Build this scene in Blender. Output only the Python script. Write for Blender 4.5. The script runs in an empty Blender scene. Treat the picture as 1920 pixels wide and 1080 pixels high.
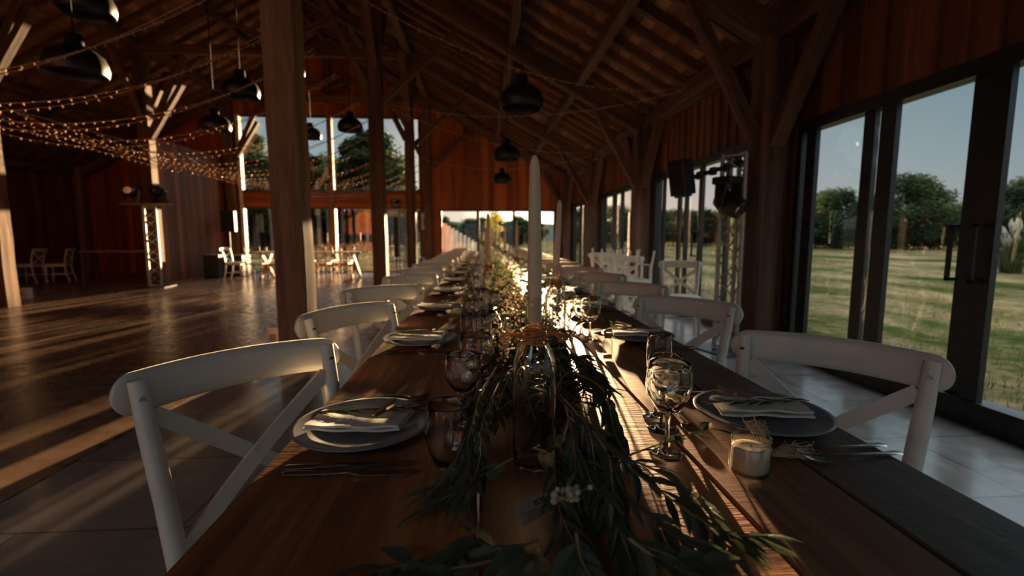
import bpy, math, random
from mathutils import Vector, Matrix
random.seed(7)
SC = bpy.context.scene
COL = SC.collection
PI = math.pi
# ------------------------------------------------------------------ camera
F_PX = 870.0
TH = math.atan(95 / F_PX); PS = math.atan(55 / F_PX * math.cos(TH))
CR = Vector((math.cos(PS), -math.sin(PS), 0))
CF = Vector((math.sin(PS) * math.cos(TH), math.cos(PS) * math.cos(TH), -math.sin(TH)))
CU = CR.cross(CF)
CC = Vector((0, 0, 1.14))
cam = bpy.data.cameras.new('camera'); camo = bpy.data.objects.new('camera', cam); COL.objects.link(camo)
cam.sensor_width = 36; cam.lens = 36 * F_PX / 1920; cam.clip_start = .02; cam.clip_end = 900
camo.location = CC; camo.rotation_euler = (PI / 2 - TH, 0, -PS)
cam.dof.use_dof = True; cam.dof.focus_distance = .93; cam.dof.aperture_fstop = 3.2
SC.camera = camo
SC.view_settings.view_transform = 'Standard'; SC.view_settings.look = 'None'
SC.view_settings.gamma = 1; SC.view_settings.use_curve_mapping = False
SC.view_settings.exposure = 1.15
cy = SC.cycles
cy.use_denoising = True; cy.max_bounces = 12; cy.diffuse_bounces = 4; cy.glossy_bounces = 3
cy.transmission_bounces = 12; cy.transparent_max_bounces = 26; cy.caustics_reflective = False
cy.caustics_refractive = False; cy.sample_clamp_indirect = 3.0; cy.sample_clamp_direct = 20
# ------------------------------------------------------------------ sky and sun
SUN_AZ, SUN_EL = math.radians(7.5), math.radians(3.7)
SD = Vector((math.sin(SUN_AZ) * math.cos(SUN_EL), math.cos(SUN_AZ) * math.cos(SUN_EL), math.sin(SUN_EL)))
W = bpy.data.worlds.new('sky'); SC.world = W; W.use_nodes = True
nt = W.node_tree; nt.nodes.clear()
def N(tree, kind, **kw):
    n = tree.nodes.new(kind)
    for k, v in kw.items():
        if k.startswith('_'): setattr(n, k[1:], v)
        else: n.inputs[k.replace('__', ' ')].default_value = v
    return n
def ramp(tree, stops, interp='LINEAR'):
    r = tree.nodes.new('ShaderNodeValToRGB'); r.color_ramp.interpolation = interp
    e = r.color_ramp.elements
    while len(e) < len(stops): e.new(.5)
    for el, (p, c) in zip(e, stops):
        el.position = p; el.color = (*c, 1) if len(c) == 3 else c
    return r
tc = N(nt, 'ShaderNodeTexCoord'); sep = N(nt, 'ShaderNodeSeparateXYZ'); nt.links.new(tc.outputs['Generated'], sep.inputs[0])
rz = ramp(nt, [(0, (.155, .145, .14)), (.12, (.106, .132, .146)), (.33, (.042, .088, .110)), (.44, (.60, .70, .78)), (1, (1.15, 1.3, 1.4))])
nt.links.new(sep.outputs['Z'], rz.inputs[0])
dot = N(nt, 'ShaderNodeVectorMath', _operation='DOT_PRODUCT'); nt.links.new(tc.outputs['Generated'], dot.inputs[0]); dot.inputs[1].default_value = SD
rg = ramp(nt, [(.70, (0, 0, 0)), (.93, (.045, .032, .023)), (.985, (.28, .18, .10)), (1, (1.2, .85, .52))])
nt.links.new(dot.outputs['Value'], rg.inputs[0])
ad = N(nt, 'ShaderNodeMixRGB', _blend_type='ADD', Fac=1.0)
nt.links.new(rz.outputs[0], ad.inputs[1]); nt.links.new(rg.outputs[0], ad.inputs[2])
bg = N(nt, 'ShaderNodeBackground', Strength=1.25); wo = N(nt, 'ShaderNodeOutputWorld')
nt.links.new(ad.outputs[0], bg.inputs[0]); nt.links.new(bg.outputs[0], wo.inputs[0])
sun = bpy.data.lights.new('sun', 'SUN'); suno = bpy.data.objects.new('sun', sun); COL.objects.link(suno)
sun.energy = 21; sun.color = (1, .61, .31); sun.angle = math.radians(.7)
suno.rotation_euler = (-SD).to_track_quat('-Z', 'Y').to_euler(); suno.location = (4, 30, 12)
def portal(loc, rot, sx, sy):
    l = bpy.data.lights.new('window_portal', 'AREA'); l.shape = 'RECTANGLE'; l.size = sx; l.size_y = sy
    l.cycles.is_portal = True
    o = bpy.data.objects.new('window_portal', l); COL.objects.link(o); o.location = loc; o.rotation_euler = rot
portal((3.1, 6, 1.15), (0, PI / 2, 0), 2.3, 22)
portal((-4.8, 15.6, 2.6), (-PI / 2, 0, 0), 6.2, 5.2)
portal((.5, 15.6, 1.1), (-PI / 2, 0, 0), 4.4, 2.2)
portal((-2.6, -4.1, 2.5), (PI / 2, 0, 0), 10.2, 5.0)
# ------------------------------------------------------------------ projection helpers (reference pixel -> place)
def ray(px, py): return CR * ((px - 960) / F_PX) - CU * ((py - 540) / F_PX) + CF
def at_z(px, py, z):
    d = ray(px, py); return CC + d * ((z - CC.z) / d.z)
def at_y(px, py, y):
    d = ray(px, py); return CC + d * (y / d.y)
# ------------------------------------------------------------------ mesh builder
class MB:
    def __init__(s): s.v = []; s.f = []; s.m = []
    def add(s, vs, fs, m=0):
        o = len(s.v); s.v += [tuple(v) for v in vs]
        s.f += [tuple(i + o for i in f) for f in fs]; s.m += [m] * len(fs)
        return s
    def box(s, a, b, m=0):
        x0, y0, z0 = a; x1, y1, z1 = b
        return s.add([(x0,y0,z0),(x1,y0,z0),(x1,y1,z0),(x0,y1,z0),(x0,y0,z1),(x1,y0,z1),(x1,y1,z1),(x0,y1,z1)],
              [(0,3,2,1),(4,5,6,7),(0,1,5,4),(1,2,6,5),(2,3,7,6),(3,0,4,7)], m)
    def obox(s, M, a, b, m=0):
        x0, y0, z0 = a; x1, y1, z1 = b
        vs = [(x0,y0,z0),(x1,y0,z0),(x1,y1,z0),(x0,y1,z0),(x0,y0,z1),(x1,y0,z1),(x1,y1,z1),(x0,y1,z1)]
        return s.add([M @ Vector(v) for v in vs], [(0,3,2,1),(4,5,6,7),(0,1,5,4),(1,2,6,5),(2,3,7,6),(3,0,4,7)], m)
    def tube(s, pts, r, n=8, m=0, cap=True, rx=None):
        pts = [Vector(p) for p in pts]; k = len(pts)
        rs = r if isinstance(r, (list, tuple)) else [r] * k
        vs = []; up = None
        for i, p in enumerate(pts):
            t = (pts[min(i+1, k-1)] - pts[max(i-1, 0)]).normalized()
            if up is None: up = Vector((0,0,1)) if abs(t.z) < .9 else Vector((0,1,0))
            a = t.cross(up).normalized(); b = a.cross(t).normalized(); up = b
            for j in range(n):
                q = 2*PI*j/n + PI/n
                vs.append(p + a*(math.cos(q)*rs[i]*(rx or 1)) + b*(math.sin(q)*rs[i]))
        fs = [(i*n+j, i*n+(j+1)%n, (i+1)*n+(j+1)%n, (i+1)*n+j) for i in range(k-1) for j in range(n)]
        if cap: fs += [tuple(range(n-1, -1, -1)), tuple((k-1)*n+j for j in range(n))]
        return s.add(vs, fs, m)
    def strap(s, pts, w, t, nrm, m=0):
        # flat strip: width w across, thickness t along nrm
        pts = [Vector(p) for p in pts]; k = len(pts); vs = []
        ws = w if isinstance(w, (list, tuple)) else [w]*k
        for i, p in enumerate(pts):
            d = (pts[min(i+1,k-1)] - pts[max(i-1,0)]).normalized()
            nn = Vector(nrm[i] if isinstance(nrm, list) else nrm).normalized()
            a = d.cross(nn).normalized(); b = nn
            vs += [p - a*ws[i]/2 - b*t/2, p + a*ws[i]/2 - b*t/2, p + a*ws[i]/2 + b*t/2, p - a*ws[i]/2 + b*t/2]
        fs = [(i*4+j, i*4+(j+1)%4, (i+1)*4+(j+1)%4, (i+1)*4+j) for i in range(k-1) for j in range(4)]
        fs += [(3,2,1,0), tuple((k-1)*4+j for j in range(4))]
        return s.add(vs, fs, m)
    def lathe(s, prof, n=24, c=(0,0,0), m=0, rib=0, ribn=0, ribz=None):
        vs = []; k = len(prof); cx, cy_, cz = c
        for (r, z) in prof:
            for j in range(n):
                q = 2*PI*j/n; rr = r
                if rib and (ribz is None or ribz[0] <= z <= ribz[1]): rr = r * (1 + rib*math.cos(q*ribn))
                vs.append((cx+rr*math.cos(q), cy_+rr*math.sin(q), cz+z))
        fs = [(i*n+j, i*n+(j+1)%n, (i+1)*n+(j+1)%n, (i+1)*n+j) for i in range(k-1) for j in range(n)]
        return s.add(vs, fs, m)
    def ball(s, c, r, m=0, n=6):
        c = Vector(c); pr = [(r*math.sin(PI*i/4), -r*math.cos(PI*i/4)) for i in range(5)]
        pr[0] = (r*.05, -r); pr[-1] = (r*.05, r)
        return s.lathe(pr, n, c, m)
    def leaf(s, p, d, nrm, L, w, curl=.15, m=0, rows=4):
        p = Vector(p); d = Vector(d).normalized(); nrm = Vector(nrm)
        a = d.cross(nrm)
        if a.length < 1e-4: a = d.cross(Vector((1,0,0)))
        a.normalize(); n = a.cross(d).normalized()
        prof = [.12, .8, 1.0, .62, .04] if rows == 4 else [.12, 1.0, .05]
        vs = []; K = len(prof)
        for i, q in enumerate(prof):
            t = i/(K-1); c = p + d*(L*t) - n*(curl*L*t*t)
            vs += [c - a*(w*q/2) + n*(w*.14*q), c, c + a*(w*q/2) + n*(w*.14*q)]
        fs = []
        for i in range(K-1):
            o = i*3; fs += [(o, o+1, o+4, o+3), (o+1, o+2, o+5, o+4)]
        return s.add(vs, fs, m)
    def build(s, name, mats, parent=None, smooth=False, loc=None, M=None, bevel=0, kind=None):
        me = bpy.data.meshes.new(name); me.from_pydata(s.v, [], s.f)
        if not isinstance(mats, (list, tuple)): mats = [mats]
        for m_ in mats: me.materials.append(m_)
        if len(mats) > 1: me.polygons.foreach_set('material_index', s.m)
        if smooth: me.polygons.foreach_set('use_smooth', [True]*len(me.polygons))
        me.update()
        if smooth and smooth != 'all': me.set_sharp_from_angle(angle=math.radians(40))
        o = bpy.data.objects.new(name, me); COL.objects.link(o)
        if parent: o.parent = parent
        if loc is not None: o.location = loc
        if M is not None: o.matrix_local = M
        if bevel:
            b = o.modifiers.new('bevel', 'BEVEL'); b.width = bevel; b.segments = 2; b.limit_method = 'ANGLE'
        if kind: o['kind'] = kind
        return o
def tag(o, label=None, cat=None, group=None, kind=None):
    if label: o['label'] = label
    if cat: o['category'] = cat
    if group: o['group'] = group
    if kind: o['kind'] = kind
    return o
def thing(name, loc, label, cat, group=None, rz=0):
    o = bpy.data.objects.new(name, None); COL.objects.link(o); o.location = loc; o.rotation_euler = (0, 0, rz)
    o.empty_display_size = .05
    return tag(o, label, cat, group)
def copy_tree(o, parent=None):
    c = o.copy(); COL.objects.link(c); c.parent = parent
    for ch in KIDS.get(o.name) or list(o.children): copy_tree(ch, c)
    return c
KIDS = {}
def dup(proto, loc, rz, label, group=None, scale=None):
    c = copy_tree(proto); c.location = loc; c.rotation_euler = (0, 0, rz)
    c['label'] = label
    if group: c['group'] = group
    elif 'group' in c.keys(): del c['group']
    if scale: c.scale = scale
    return c
USED = set()
def inst(proto, loc, rz, label, group=None, scale=None):      # first call moves the proto itself
    if proto.name not in USED:
        USED.add(proto.name); proto.location = loc; proto.rotation_euler = (0, 0, rz); proto['label'] = label
        if group: proto['group'] = group
        if scale: proto.scale = scale
        return proto
    return dup(proto, loc, rz, label, group, scale)
ORD = ['nearest', 'second', 'third', 'fourth', 'fifth', 'sixth', 'seventh', 'eighth', 'ninth', 'tenth', 'eleventh', 'twelfth']
# ------------------------------------------------------------------ materials
def base(name, color=(.5,.5,.5), rough=.5, metal=0, spec=.5):
    m = bpy.data.materials.new(name); m.use_nodes = True
    b = m.node_tree.nodes['Principled BSDF']
    b.inputs['Base Color'].default_value = (*color, 1); b.inputs['Roughness'].default_value = rough
    b.inputs['Metallic'].default_value = metal; b.inputs['Specular IOR Level'].default_value = spec
    return m, m.node_tree, b
def speck(name, c1, c2, scale=8, rough=.5, metal=0, bump=0, detail=4, spec=.5, mapping=(1,1,1), lo=.35, hi=.65, bumpscale=None):
    m, t, b = base(name, c1, rough, metal, spec)
    tc = N(t, 'ShaderNodeTexCoord'); mp = N(t, 'ShaderNodeMapping'); mp.inputs['Scale'].default_value = mapping
    t.links.new(tc.outputs['Object'], mp.inputs[0])
    nz = N(t, 'ShaderNodeTexNoise', Scale=scale, Detail=detail); t.links.new(mp.outputs[0], nz.inputs['Vector'])
    r = ramp(t, [(lo, c1), (hi, c2)]); t.links.new(nz.outputs['Fac'], r.inputs[0]); t.links.new(r.outputs[0], b.inputs['Base Color'])
    if bump:
        bp = N(t, 'ShaderNodeBump', Strength=bump, Distance=.01)
        if bumpscale:
            n2 = N(t, 'ShaderNodeTexNoise', Scale=bumpscale, Detail=5); t.links.new(mp.outputs[0], n2.inputs['Vector']); t.links.new(n2.outputs['Fac'], bp.inputs['Height'])
        else: t.links.new(nz.outputs['Fac'], bp.inputs['Height'])
        t.links.new(bp.outputs[0], b.inputs['Normal'])
    return m
def wood(name, dark, mid, light, axis='Z', rough=.6, grain=40, bump=.25, knots=True, bdist=.004, board=None, spec=.4, saw=0):
    m, t, b = base(name, mid, rough, 0, spec)
    tc = N(t, 'ShaderNodeTexCoord'); oi = N(t, 'ShaderNodeObjectInfo')
    off = N(t, 'ShaderNodeVectorMath', _operation='MULTIPLY_ADD')
    cmb = N(t, 'ShaderNodeCombineXYZ')
    for k in range(3): t.links.new(oi.outputs['Random'], cmb.inputs[k])
    t.links.new(cmb.outputs[0], off.inputs[0]); off.inputs[1].default_value = (37, 23, 51); t.links.new(tc.outputs['Object'], off.inputs[2])
    mp = N(t, 'ShaderNodeMapping'); mp.inputs['Scale'].default_value = {'X': (.06,1,1), 'Y': (1,.06,1), 'Z': (1,1,.06)}[axis]
    t.links.new(off.outputs[0], mp.inputs[0])
    n1 = N(t, 'ShaderNodeTexNoise', Scale=grain*.25, Detail=6, Distortion=.4); t.links.new(mp.outputs[0], n1.inputs['Vector'])
    n2 = N(t, 'ShaderNodeTexNoise', Scale=grain*2.2, Detail=4); t.links.new(mp.outputs[0], n2.inputs['Vector'])
    mx = N(t, 'ShaderNodeMath', _operation='MULTIPLY_ADD'); t.links.new(n2.outputs['Fac'], mx.inputs[0]); mx.inputs[1].default_value = .45
    t.links.new(n1.outputs['Fac'], mx.inputs[2])
    r = ramp(t, [(.48, dark), (.70, mid), (.92, light)]); t.links.new(mx.outputs[0], r.inputs[0])
    col = r.outputs[0]
    if board:      # per-board tint along a coordinate (axis letter, width)
        sp = N(t, 'ShaderNodeSeparateXYZ'); t.links.new(tc.outputs['Object'], sp.inputs[0])
        dv = N(t, 'ShaderNodeMath', _operation='DIVIDE'); t.links.new(sp.outputs[board[0]], dv.inputs[0]); dv.inputs[1].default_value = board[1]
        fl = N(t, 'ShaderNodeMath', _operation='FLOOR'); t.links.new(dv.outputs[0], fl.inputs[0])
        wn = N(t, 'ShaderNodeTexWhiteNoise', _noise_dimensions='1D'); t.links.new(fl.outputs[0], wn.inputs['W'])
        mr = N(t, 'ShaderNodeMapRange'); t.links.new(wn.outputs['Value'], mr.inputs['Value']); mr.inputs['To Min'].default_value = .55; mr.inputs['To Max'].default_value = 1.25
        ml = N(t, 'ShaderNodeVectorMath', _operation='SCALE'); t.links.new(col, ml.inputs[0]); t.links.new(mr.outputs[0], ml.inputs['Scale']); col = ml.outputs[0]
    t.links.new(col, b.inputs['Base Color'])
    h = mx.outputs[0]
    if saw:        # fine saw marks across the grain
        mp2 = N(t, 'ShaderNodeMapping'); mp2.inputs['Scale'].default_value = {'Y': (.12,1,1), 'X': (1,.12,1), 'Z': (.12,.12,1)}[axis]; t.links.new(off.outputs[0], mp2.inputs[0])
        n3 = N(t, 'ShaderNodeTexNoise', Scale=160, Detail=2); t.links.new(mp2.outputs[0], n3.inputs['Vector'])
        m3 = N(t, 'ShaderNodeMath', _operation='MULTIPLY_ADD'); t.links.new(n3.outputs['Fac'], m3.inputs[0]); m3.inputs[1].default_value = saw; t.links.new(h, m3.inputs[2]); h = m3.outputs[0]
    bp = N(t, 'ShaderNodeBump', Strength=bump, Distance=bdist); t.links.new(h, bp.inputs['Height']); t.links.new(bp.outputs[0], b.inputs['Normal'])
    return m
def clear_glass(name, tint=(.97,.97,.97), ior=1.45, rough=.0, edge=(.9,.9,.9)):
    m = bpy.data.materials.new(name); m.use_nodes = True; t = m.node_tree; t.nodes.clear()
    o = N(t, 'ShaderNodeOutputMaterial'); mx = N(t, 'ShaderNodeMixShader'); tr = N(t, 'ShaderNodeBsdfTransparent'); gl = N(t, 'ShaderNodeBsdfGlossy')
    tr.inputs[0].default_value = (*tint, 1); gl.inputs['Roughness'].default_value = rough; gl.inputs['Color'].default_value = (1,1,1,1)
    f0 = ((ior-1)/(ior+1))**2
    ge = N(t, 'ShaderNodeNewGeometry'); dp = N(t, 'ShaderNodeVectorMath', _operation='DOT_PRODUCT')
    t.links.new(ge.outputs['Normal'], dp.inputs[0]); t.links.new(ge.outputs['Incoming'], dp.inputs[1])
    ab = N(t, 'ShaderNodeMath', _operation='ABSOLUTE'); t.links.new(dp.outputs['Value'], ab.inputs[0])
    su = N(t, 'ShaderNodeMath', _operation='SUBTRACT'); su.inputs[0].default_value = 1; t.links.new(ab.outputs[0], su.inputs[1])
    pw = N(t, 'ShaderNodeMath', _operation='POWER'); t.links.new(su.outputs[0], pw.inputs[0]); pw.inputs[1].default_value = 5
    fr = N(t, 'ShaderNodeMath', _operation='MULTIPLY_ADD'); t.links.new(pw.outputs[0], fr.inputs[0]); fr.inputs[1].default_value = 1-f0; fr.inputs[2].default_value = f0
    p3 = N(t, 'ShaderNodeMath', _operation='POWER'); t.links.new(su.outputs[0], p3.inputs[0]); p3.inputs[1].default_value = 3
    ec = N(t, 'ShaderNodeMixRGB'); ec.inputs[1].default_value = (*tint, 1); ec.inputs[2].default_value = (*edge, 1); t.links.new(p3.outputs[0], ec.inputs[0]); t.links.new(ec.outputs[0], tr.inputs[0])
    t.links.new(fr.outputs[0], mx.inputs[0]); t.links.new(tr.outputs[0], mx.inputs[1]); t.links.new(gl.outputs[0], mx.inputs[2]); t.links.new(mx.outputs[0], o.inputs[0])
    return m
def leafy(name, c1, c2, trans=.35, rough=.45, scale=9):
    m, t, b = base(name, c1, rough, 0, .4 if rough < .55 else .05)
    tc = N(t, 'ShaderNodeTexCoord'); nz = N(t, 'ShaderNodeTexNoise', Scale=scale, Detail=2); t.links.new(tc.outputs['Object'], nz.inputs['Vector'])
    r = ramp(t, [(.35, c1), (.65, c2)]); t.links.new(nz.outputs['Fac'], r.inputs[0]); t.links.new(r.outputs[0], b.inputs['Base Color'])
    tl = N(t, 'ShaderNodeBsdfTranslucent'); t.links.new(r.outputs[0], tl.inputs[0])
    mx = N(t, 'ShaderNodeMixShader'); mx.inputs[0].default_value = trans
    o = t.nodes['Material Output']; t.links.new(b.outputs[0], mx.inputs[1]); t.links.new(tl.outputs[0], mx.inputs[2]); t.links.new(mx.outputs[0], o.inputs[0])
    return m
M_beam = wood('rough_timber', (.045,.023,.014), (.11,.058,.036), (.20,.11,.07), 'Z', .75, 30, .5, bdist=.01)
M_post = wood('weathered_post_timber', (.11,.058,.038), (.24,.135,.088), (.40,.25,.16), 'Z', .7, 26, .5, bdist=.008)
M_postb = wood('brown_post_timber', (.05,.024,.012), (.13,.062,.030), (.24,.125,.06), 'Z', .75, 26, .5, bdist=.008)
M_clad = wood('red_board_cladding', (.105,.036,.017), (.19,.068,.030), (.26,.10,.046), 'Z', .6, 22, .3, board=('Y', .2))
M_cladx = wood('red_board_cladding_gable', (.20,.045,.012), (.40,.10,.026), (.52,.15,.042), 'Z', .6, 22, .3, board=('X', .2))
M_deck = wood('roof_deck_boards', (.17,.075,.038), (.33,.155,.08), (.50,.26,.145), 'Y', .8, 20, .4, board=('X', .15))
M_raft = wood('rafter_timber', (.07,.035,.02), (.14,.07,.04), (.24,.125,.075), 'Z', .75, 26, .3)
M_table = wood('oiled_table_boards', (.08,.027,.010), (.27,.098,.034), (.47,.20,.080), 'Y', .5, 34, .45, bdist=.002, saw=.9, spec=.35)
M_table2 = wood('darker_table_board', (.08,.03,.013), (.19,.078,.034), (.32,.145,.065), 'Y', .52, 34, .45, bdist=.0012, saw=.5, spec=.35)
M_table3 = wood('grey_brown_table_board', (.05,.035,.025), (.13,.09,.065), (.22,.16,.12), 'Y', .5, 44, .8, bdist=.002, saw=.9, spec=.5)
M_white = speck('cream_painted_wood', (.70,.665,.60), (.77,.735,.67), 14, .38, bump=.06)
M_black = speck('black_window_metal', (.012,.014,.016), (.02,.024,.027), 30, .4, spec=.5)
M_blackp = speck('black_plastic', (.008,.008,.009), (.014,.014,.015), 30, .4)
M_lamp = speck('black_enamel', (.006,.006,.007), (.011,.011,.012), 12, .4, spec=.5)
M_lampin = speck('lamp_inner_cream', (.55,.45,.32), (.62,.5,.36), 12, .5)
M_steel = speck('steel', (.55,.55,.56), (.65,.65,.66), 60, .22, 1.0, bump=.02)
M_alu = speck('aluminium_truss', (.34,.33,.32), (.48,.46,.44), 20, .5, .8)
M_plate = speck('grey_blue_stoneware', (.19,.20,.225), (.235,.245,.27), 18, .25, bump=.02)
M_napkin = speck('white_linen', (.66,.63,.58), (.76,.73,.68), 60, .9, bump=.3, bumpscale=600)
M_wax = speck('ivory_wax', (.72,.59,.43), (.78,.66,.50), 8, .45)
M_wax.node_tree.nodes['Principled BSDF'].inputs['Subsurface Weight'].default_value = .6
M_wax.node_tree.nodes['Principled BSDF'].inputs['Subsurface Radius'].default_value = (.012,.010,.0075); M_wax.node_tree.nodes['Principled BSDF'].inputs['Subsurface Scale'].default_value = 1.0
M_wick = base('wick', (.05,.04,.03), .9)[0]
M_raffia = speck('raffia', (.35,.13,.035), (.55,.26,.09), 90, .7, mapping=(1,1,.1))
M_pin = wood('clothes_pin_wood', (.22,.10,.045), (.36,.18,.09), (.46,.26,.14), 'X', .6, 80, .1)
M_glass = clear_glass('drinking_glass', (.96,.965,.96), 1.62, .01, (.35,.37,.36))
M_stem = bpy.data.materials.new('solid_glass'); M_stem.use_nodes = True
_b = M_stem.node_tree.nodes['Principled BSDF']; _b.inputs['Transmission Weight'].default_value = 1; _b.inputs['Roughness'].default_value = .02; _b.inputs['IOR'].default_value = 1.45
M_bottle = clear_glass('clear_bottle_glass', (.93,.95,.90), 1.65, .01, (.20,.24,.17))
M_neck = clear_glass('bottle_neck_glass', (.95,.96,.94), 1.6, .01, (.35,.38,.33))
M_rglass = bpy.data.materials.new('thick_clear_glass'); M_rglass.use_nodes = True
_b = M_rglass.node_tree.nodes['Principled BSDF']; _b.inputs['Transmission Weight'].default_value = 1; _b.inputs['Roughness'].default_value = .0; _b.inputs['IOR'].default_value = 1.45; _b.inputs['Base Color'].default_value = (.97,.98,.965,1)
M_pane = clear_glass('window_glass', (.93,.96,.96), 1.5)
M_euc = leafy('eucalyptus_leaf', (.055,.075,.05), (.105,.125,.085), .25, .5)
M_olive = leafy('broad_green_leaf', (.035,.05,.025), (.07,.085,.04), .25, .4)
M_farleaf = leafy('garland_leaf', (.05,.085,.045), (.11,.14,.06), .35, .5)
M_twig = speck('twig', (.22,.18,.07), (.38,.30,.13), 30, .6)
M_twigred = speck('red_brown_twig', (.14,.06,.035), (.24,.11,.07), 30, .6)
M_flower = leafy('cream_flower', (.66,.56,.44), (.80,.73,.62), .4, .8, 60)
M_dry = speck('dried_flower', (.40,.27,.16), (.60,.45,.30), 60, .8)
M_bulb = leafy('led_bulb', (.75,.58,.46), (.85,.70,.56), .5, .2)
M_wire = speck('bronze_wire', (.36,.20,.12), (.46,.27,.17), 30, .5)
M_straw = wood('honey_chair_wood', (.25,.12,.05), (.42,.22,.1), (.55,.33,.17), 'Z', .5, 30, .1)
M_red = speck('red_enamel', (.45,.02,.015), (.5,.03,.02), 6, .35)
M_paper = speck('white_card', (.6,.6,.58), (.66,.66,.64), 40, .8)
M_card = speck('kraft_card', (.30,.22,.19), (.36,.27,.23), 40, .8)
M_ink = base('black_print', (.01,.01,.01), .9, 0, .1)[0]

def floor_mat(name, c1, c2, rough, tile=None):
    m, t, b = base(name, c1, rough, 0, .6)
    tc = N(t, 'ShaderNodeTexCoord')
    n1 = N(t, 'ShaderNodeTexNoise', Scale=.9, Detail=3, Roughness=.55); n2 = N(t, 'ShaderNodeTexNoise', Scale=9, Detail=5)
    for n in (n1, n2): t.links.new(tc.outputs['Object'], n.inputs['Vector'])
    a = N(t, 'ShaderNodeMath', _operation='MULTIPLY_ADD'); t.links.new(n2.outputs['Fac'], a.inputs[0]); a.inputs[1].default_value = .5; t.links.new(n1.outputs['Fac'], a.inputs[2])
    r = ramp(t, [(.45, c1), (1.0, c2)]); t.links.new(a.outputs[0], r.inputs[0])
    col = r.outputs[0]
    if tile:
        bk = N(t, 'ShaderNodeTexBrick', Scale=1.0); bk.offset = .5; bk.inputs['Mortar Size'].default_value = .006; bk.inputs['Brick Width'].default_value = tile[0]; bk.inputs['Row Height'].default_value = tile[1]
        bk.inputs['Color1'].default_value = (1,1,1,1); bk.inputs['Color2'].default_value = (.82,.82,.82,1); bk.inputs['Mortar'].default_value = (.45,.45,.45,1)
        t.links.new(tc.outputs['Object'], bk.inputs['Vector'])
        mm = N(t, 'ShaderNodeMixRGB', _blend_type='MULTIPLY', Fac=1.0); t.links.new(col, mm.inputs[1]); t.links.new(bk.outputs['Color'], mm.inputs[2]); col = mm.outputs[0]
    t.links.new(col, b.inputs['Base Color'])
    rr = N(t, 'ShaderNodeMapRange'); t.links.new(n2.outputs['Fac'], rr.inputs['Value']); rr.inputs['From Min'].default_value = .3; rr.inputs['From Max'].default_value = .7
    rr.inputs['To Min'].default_value = rough - .06; rr.inputs['To Max'].default_value = rough + .1; t.links.new(rr.outputs[0], b.inputs['Roughness'])
    bp = N(t, 'ShaderNodeBump', Strength=.012, Distance=.004); t.links.new(n2.outputs['Fac'], bp.inputs['Height']); t.links.new(bp.outputs[0], b.inputs['Normal'])
    return m
M_floor = floor_mat('polished_concrete', (.13,.08,.055), (.27,.175,.12), .26)
M_floor2 = floor_mat('aisle_floor_slabs', (.17,.15,.14), (.29,.265,.25), .17, (1.2, .6))
# ------------------------------------------------------------------ layout constants
YP = [.82 + 3.63*k for k in range(-1, 5)]            # truss lines; index 2 = 4.45..
YT = [4.45 + 3.63*k for k in range(-2, 4)]           # -2.81 .. 15.34
XA, XB, XR, XL, RX, YG = -1.75, -7.85, 2.96, -12.56, -4.8, 15.5
SL = .545
def roof_z(x):            # underside of the common rafters
    return 3.2 + SL*(2.75 - (x if x > RX else 2*RX - x))
# ------------------------------------------------------------------ setting: floor
MB().box((-2.08, -5, -.1), (XR+.1, YG+.2, 0)).build('floor', M_floor2, kind='structure')
nf = MB()
for (a, b) in ((-5, 3.9), (3.908, 8.792), (8.8, YG+.2)): nf.box((XL-.1, a, -.1), (-2.09, b, 0))
nf.build('floor', M_floor, kind='structure')
MB().box((-2.09, -5, -.1), (-2.08, YG+.2, -.004)).build('floor', M_blackp, kind='structure')
# ------------------------------------------------------------------ walls
def cladding(name, axis, fixed, a0, a1, z0, zf, t=.05, mat=None, pitch=.2, side=-1):
    """vertical boards with raised battens; zf(a) = top height"""
    mb = MB()
    def q(u0, u1, d0, d1, zb):
        zt0, zt1 = zf(u0), zf(u1)
        if axis == 'Y': vs = [(fixed+d0,u0,zb),(fixed+d1,u0,zb),(fixed+d1,u1,zb),(fixed+d0,u1,zb),(fixed+d0,u0,zt0),(fixed+d1,u0,zt0),(fixed+d1,u1,zt1),(fixed+d0,u1,zt1)]
        else: vs = [(u0,fixed+d0,zb),(u1,fixed+d0,zb),(u1,fixed+d1,zb),(u0,fixed+d1,zb),(u0,fixed+d0,zt0),(u1,fixed+d0,zt1),(u1,fixed+d1,zt1),(u0,fixed+d1,zt0)]
        mb.add(vs, [(0,3,2,1),(4,5,6,7),(0,1,5,4),(1,2,6,5),(2,3,7,6),(3,0,4,7)])
    n = max(1, round((a1-a0)/pitch)); w = (a1-a0)/n
    for i in range(n):
        u = a0 + i*w
        um = u+w
        if u < RX < um and axis == 'X':
            q(u, RX, 0, t, z0); q(RX, um, 0, t, z0)
        else: q(u, um, 0, t, z0)
        if i: q(u-.022, u+.022, side*.022, 0, z0)
    return mb.build(name, mat or M_clad, kind='structure')
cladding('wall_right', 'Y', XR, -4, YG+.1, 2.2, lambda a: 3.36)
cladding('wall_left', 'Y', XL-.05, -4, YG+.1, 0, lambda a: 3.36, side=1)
rt = lambda a: roof_z(a)+.15
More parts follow.
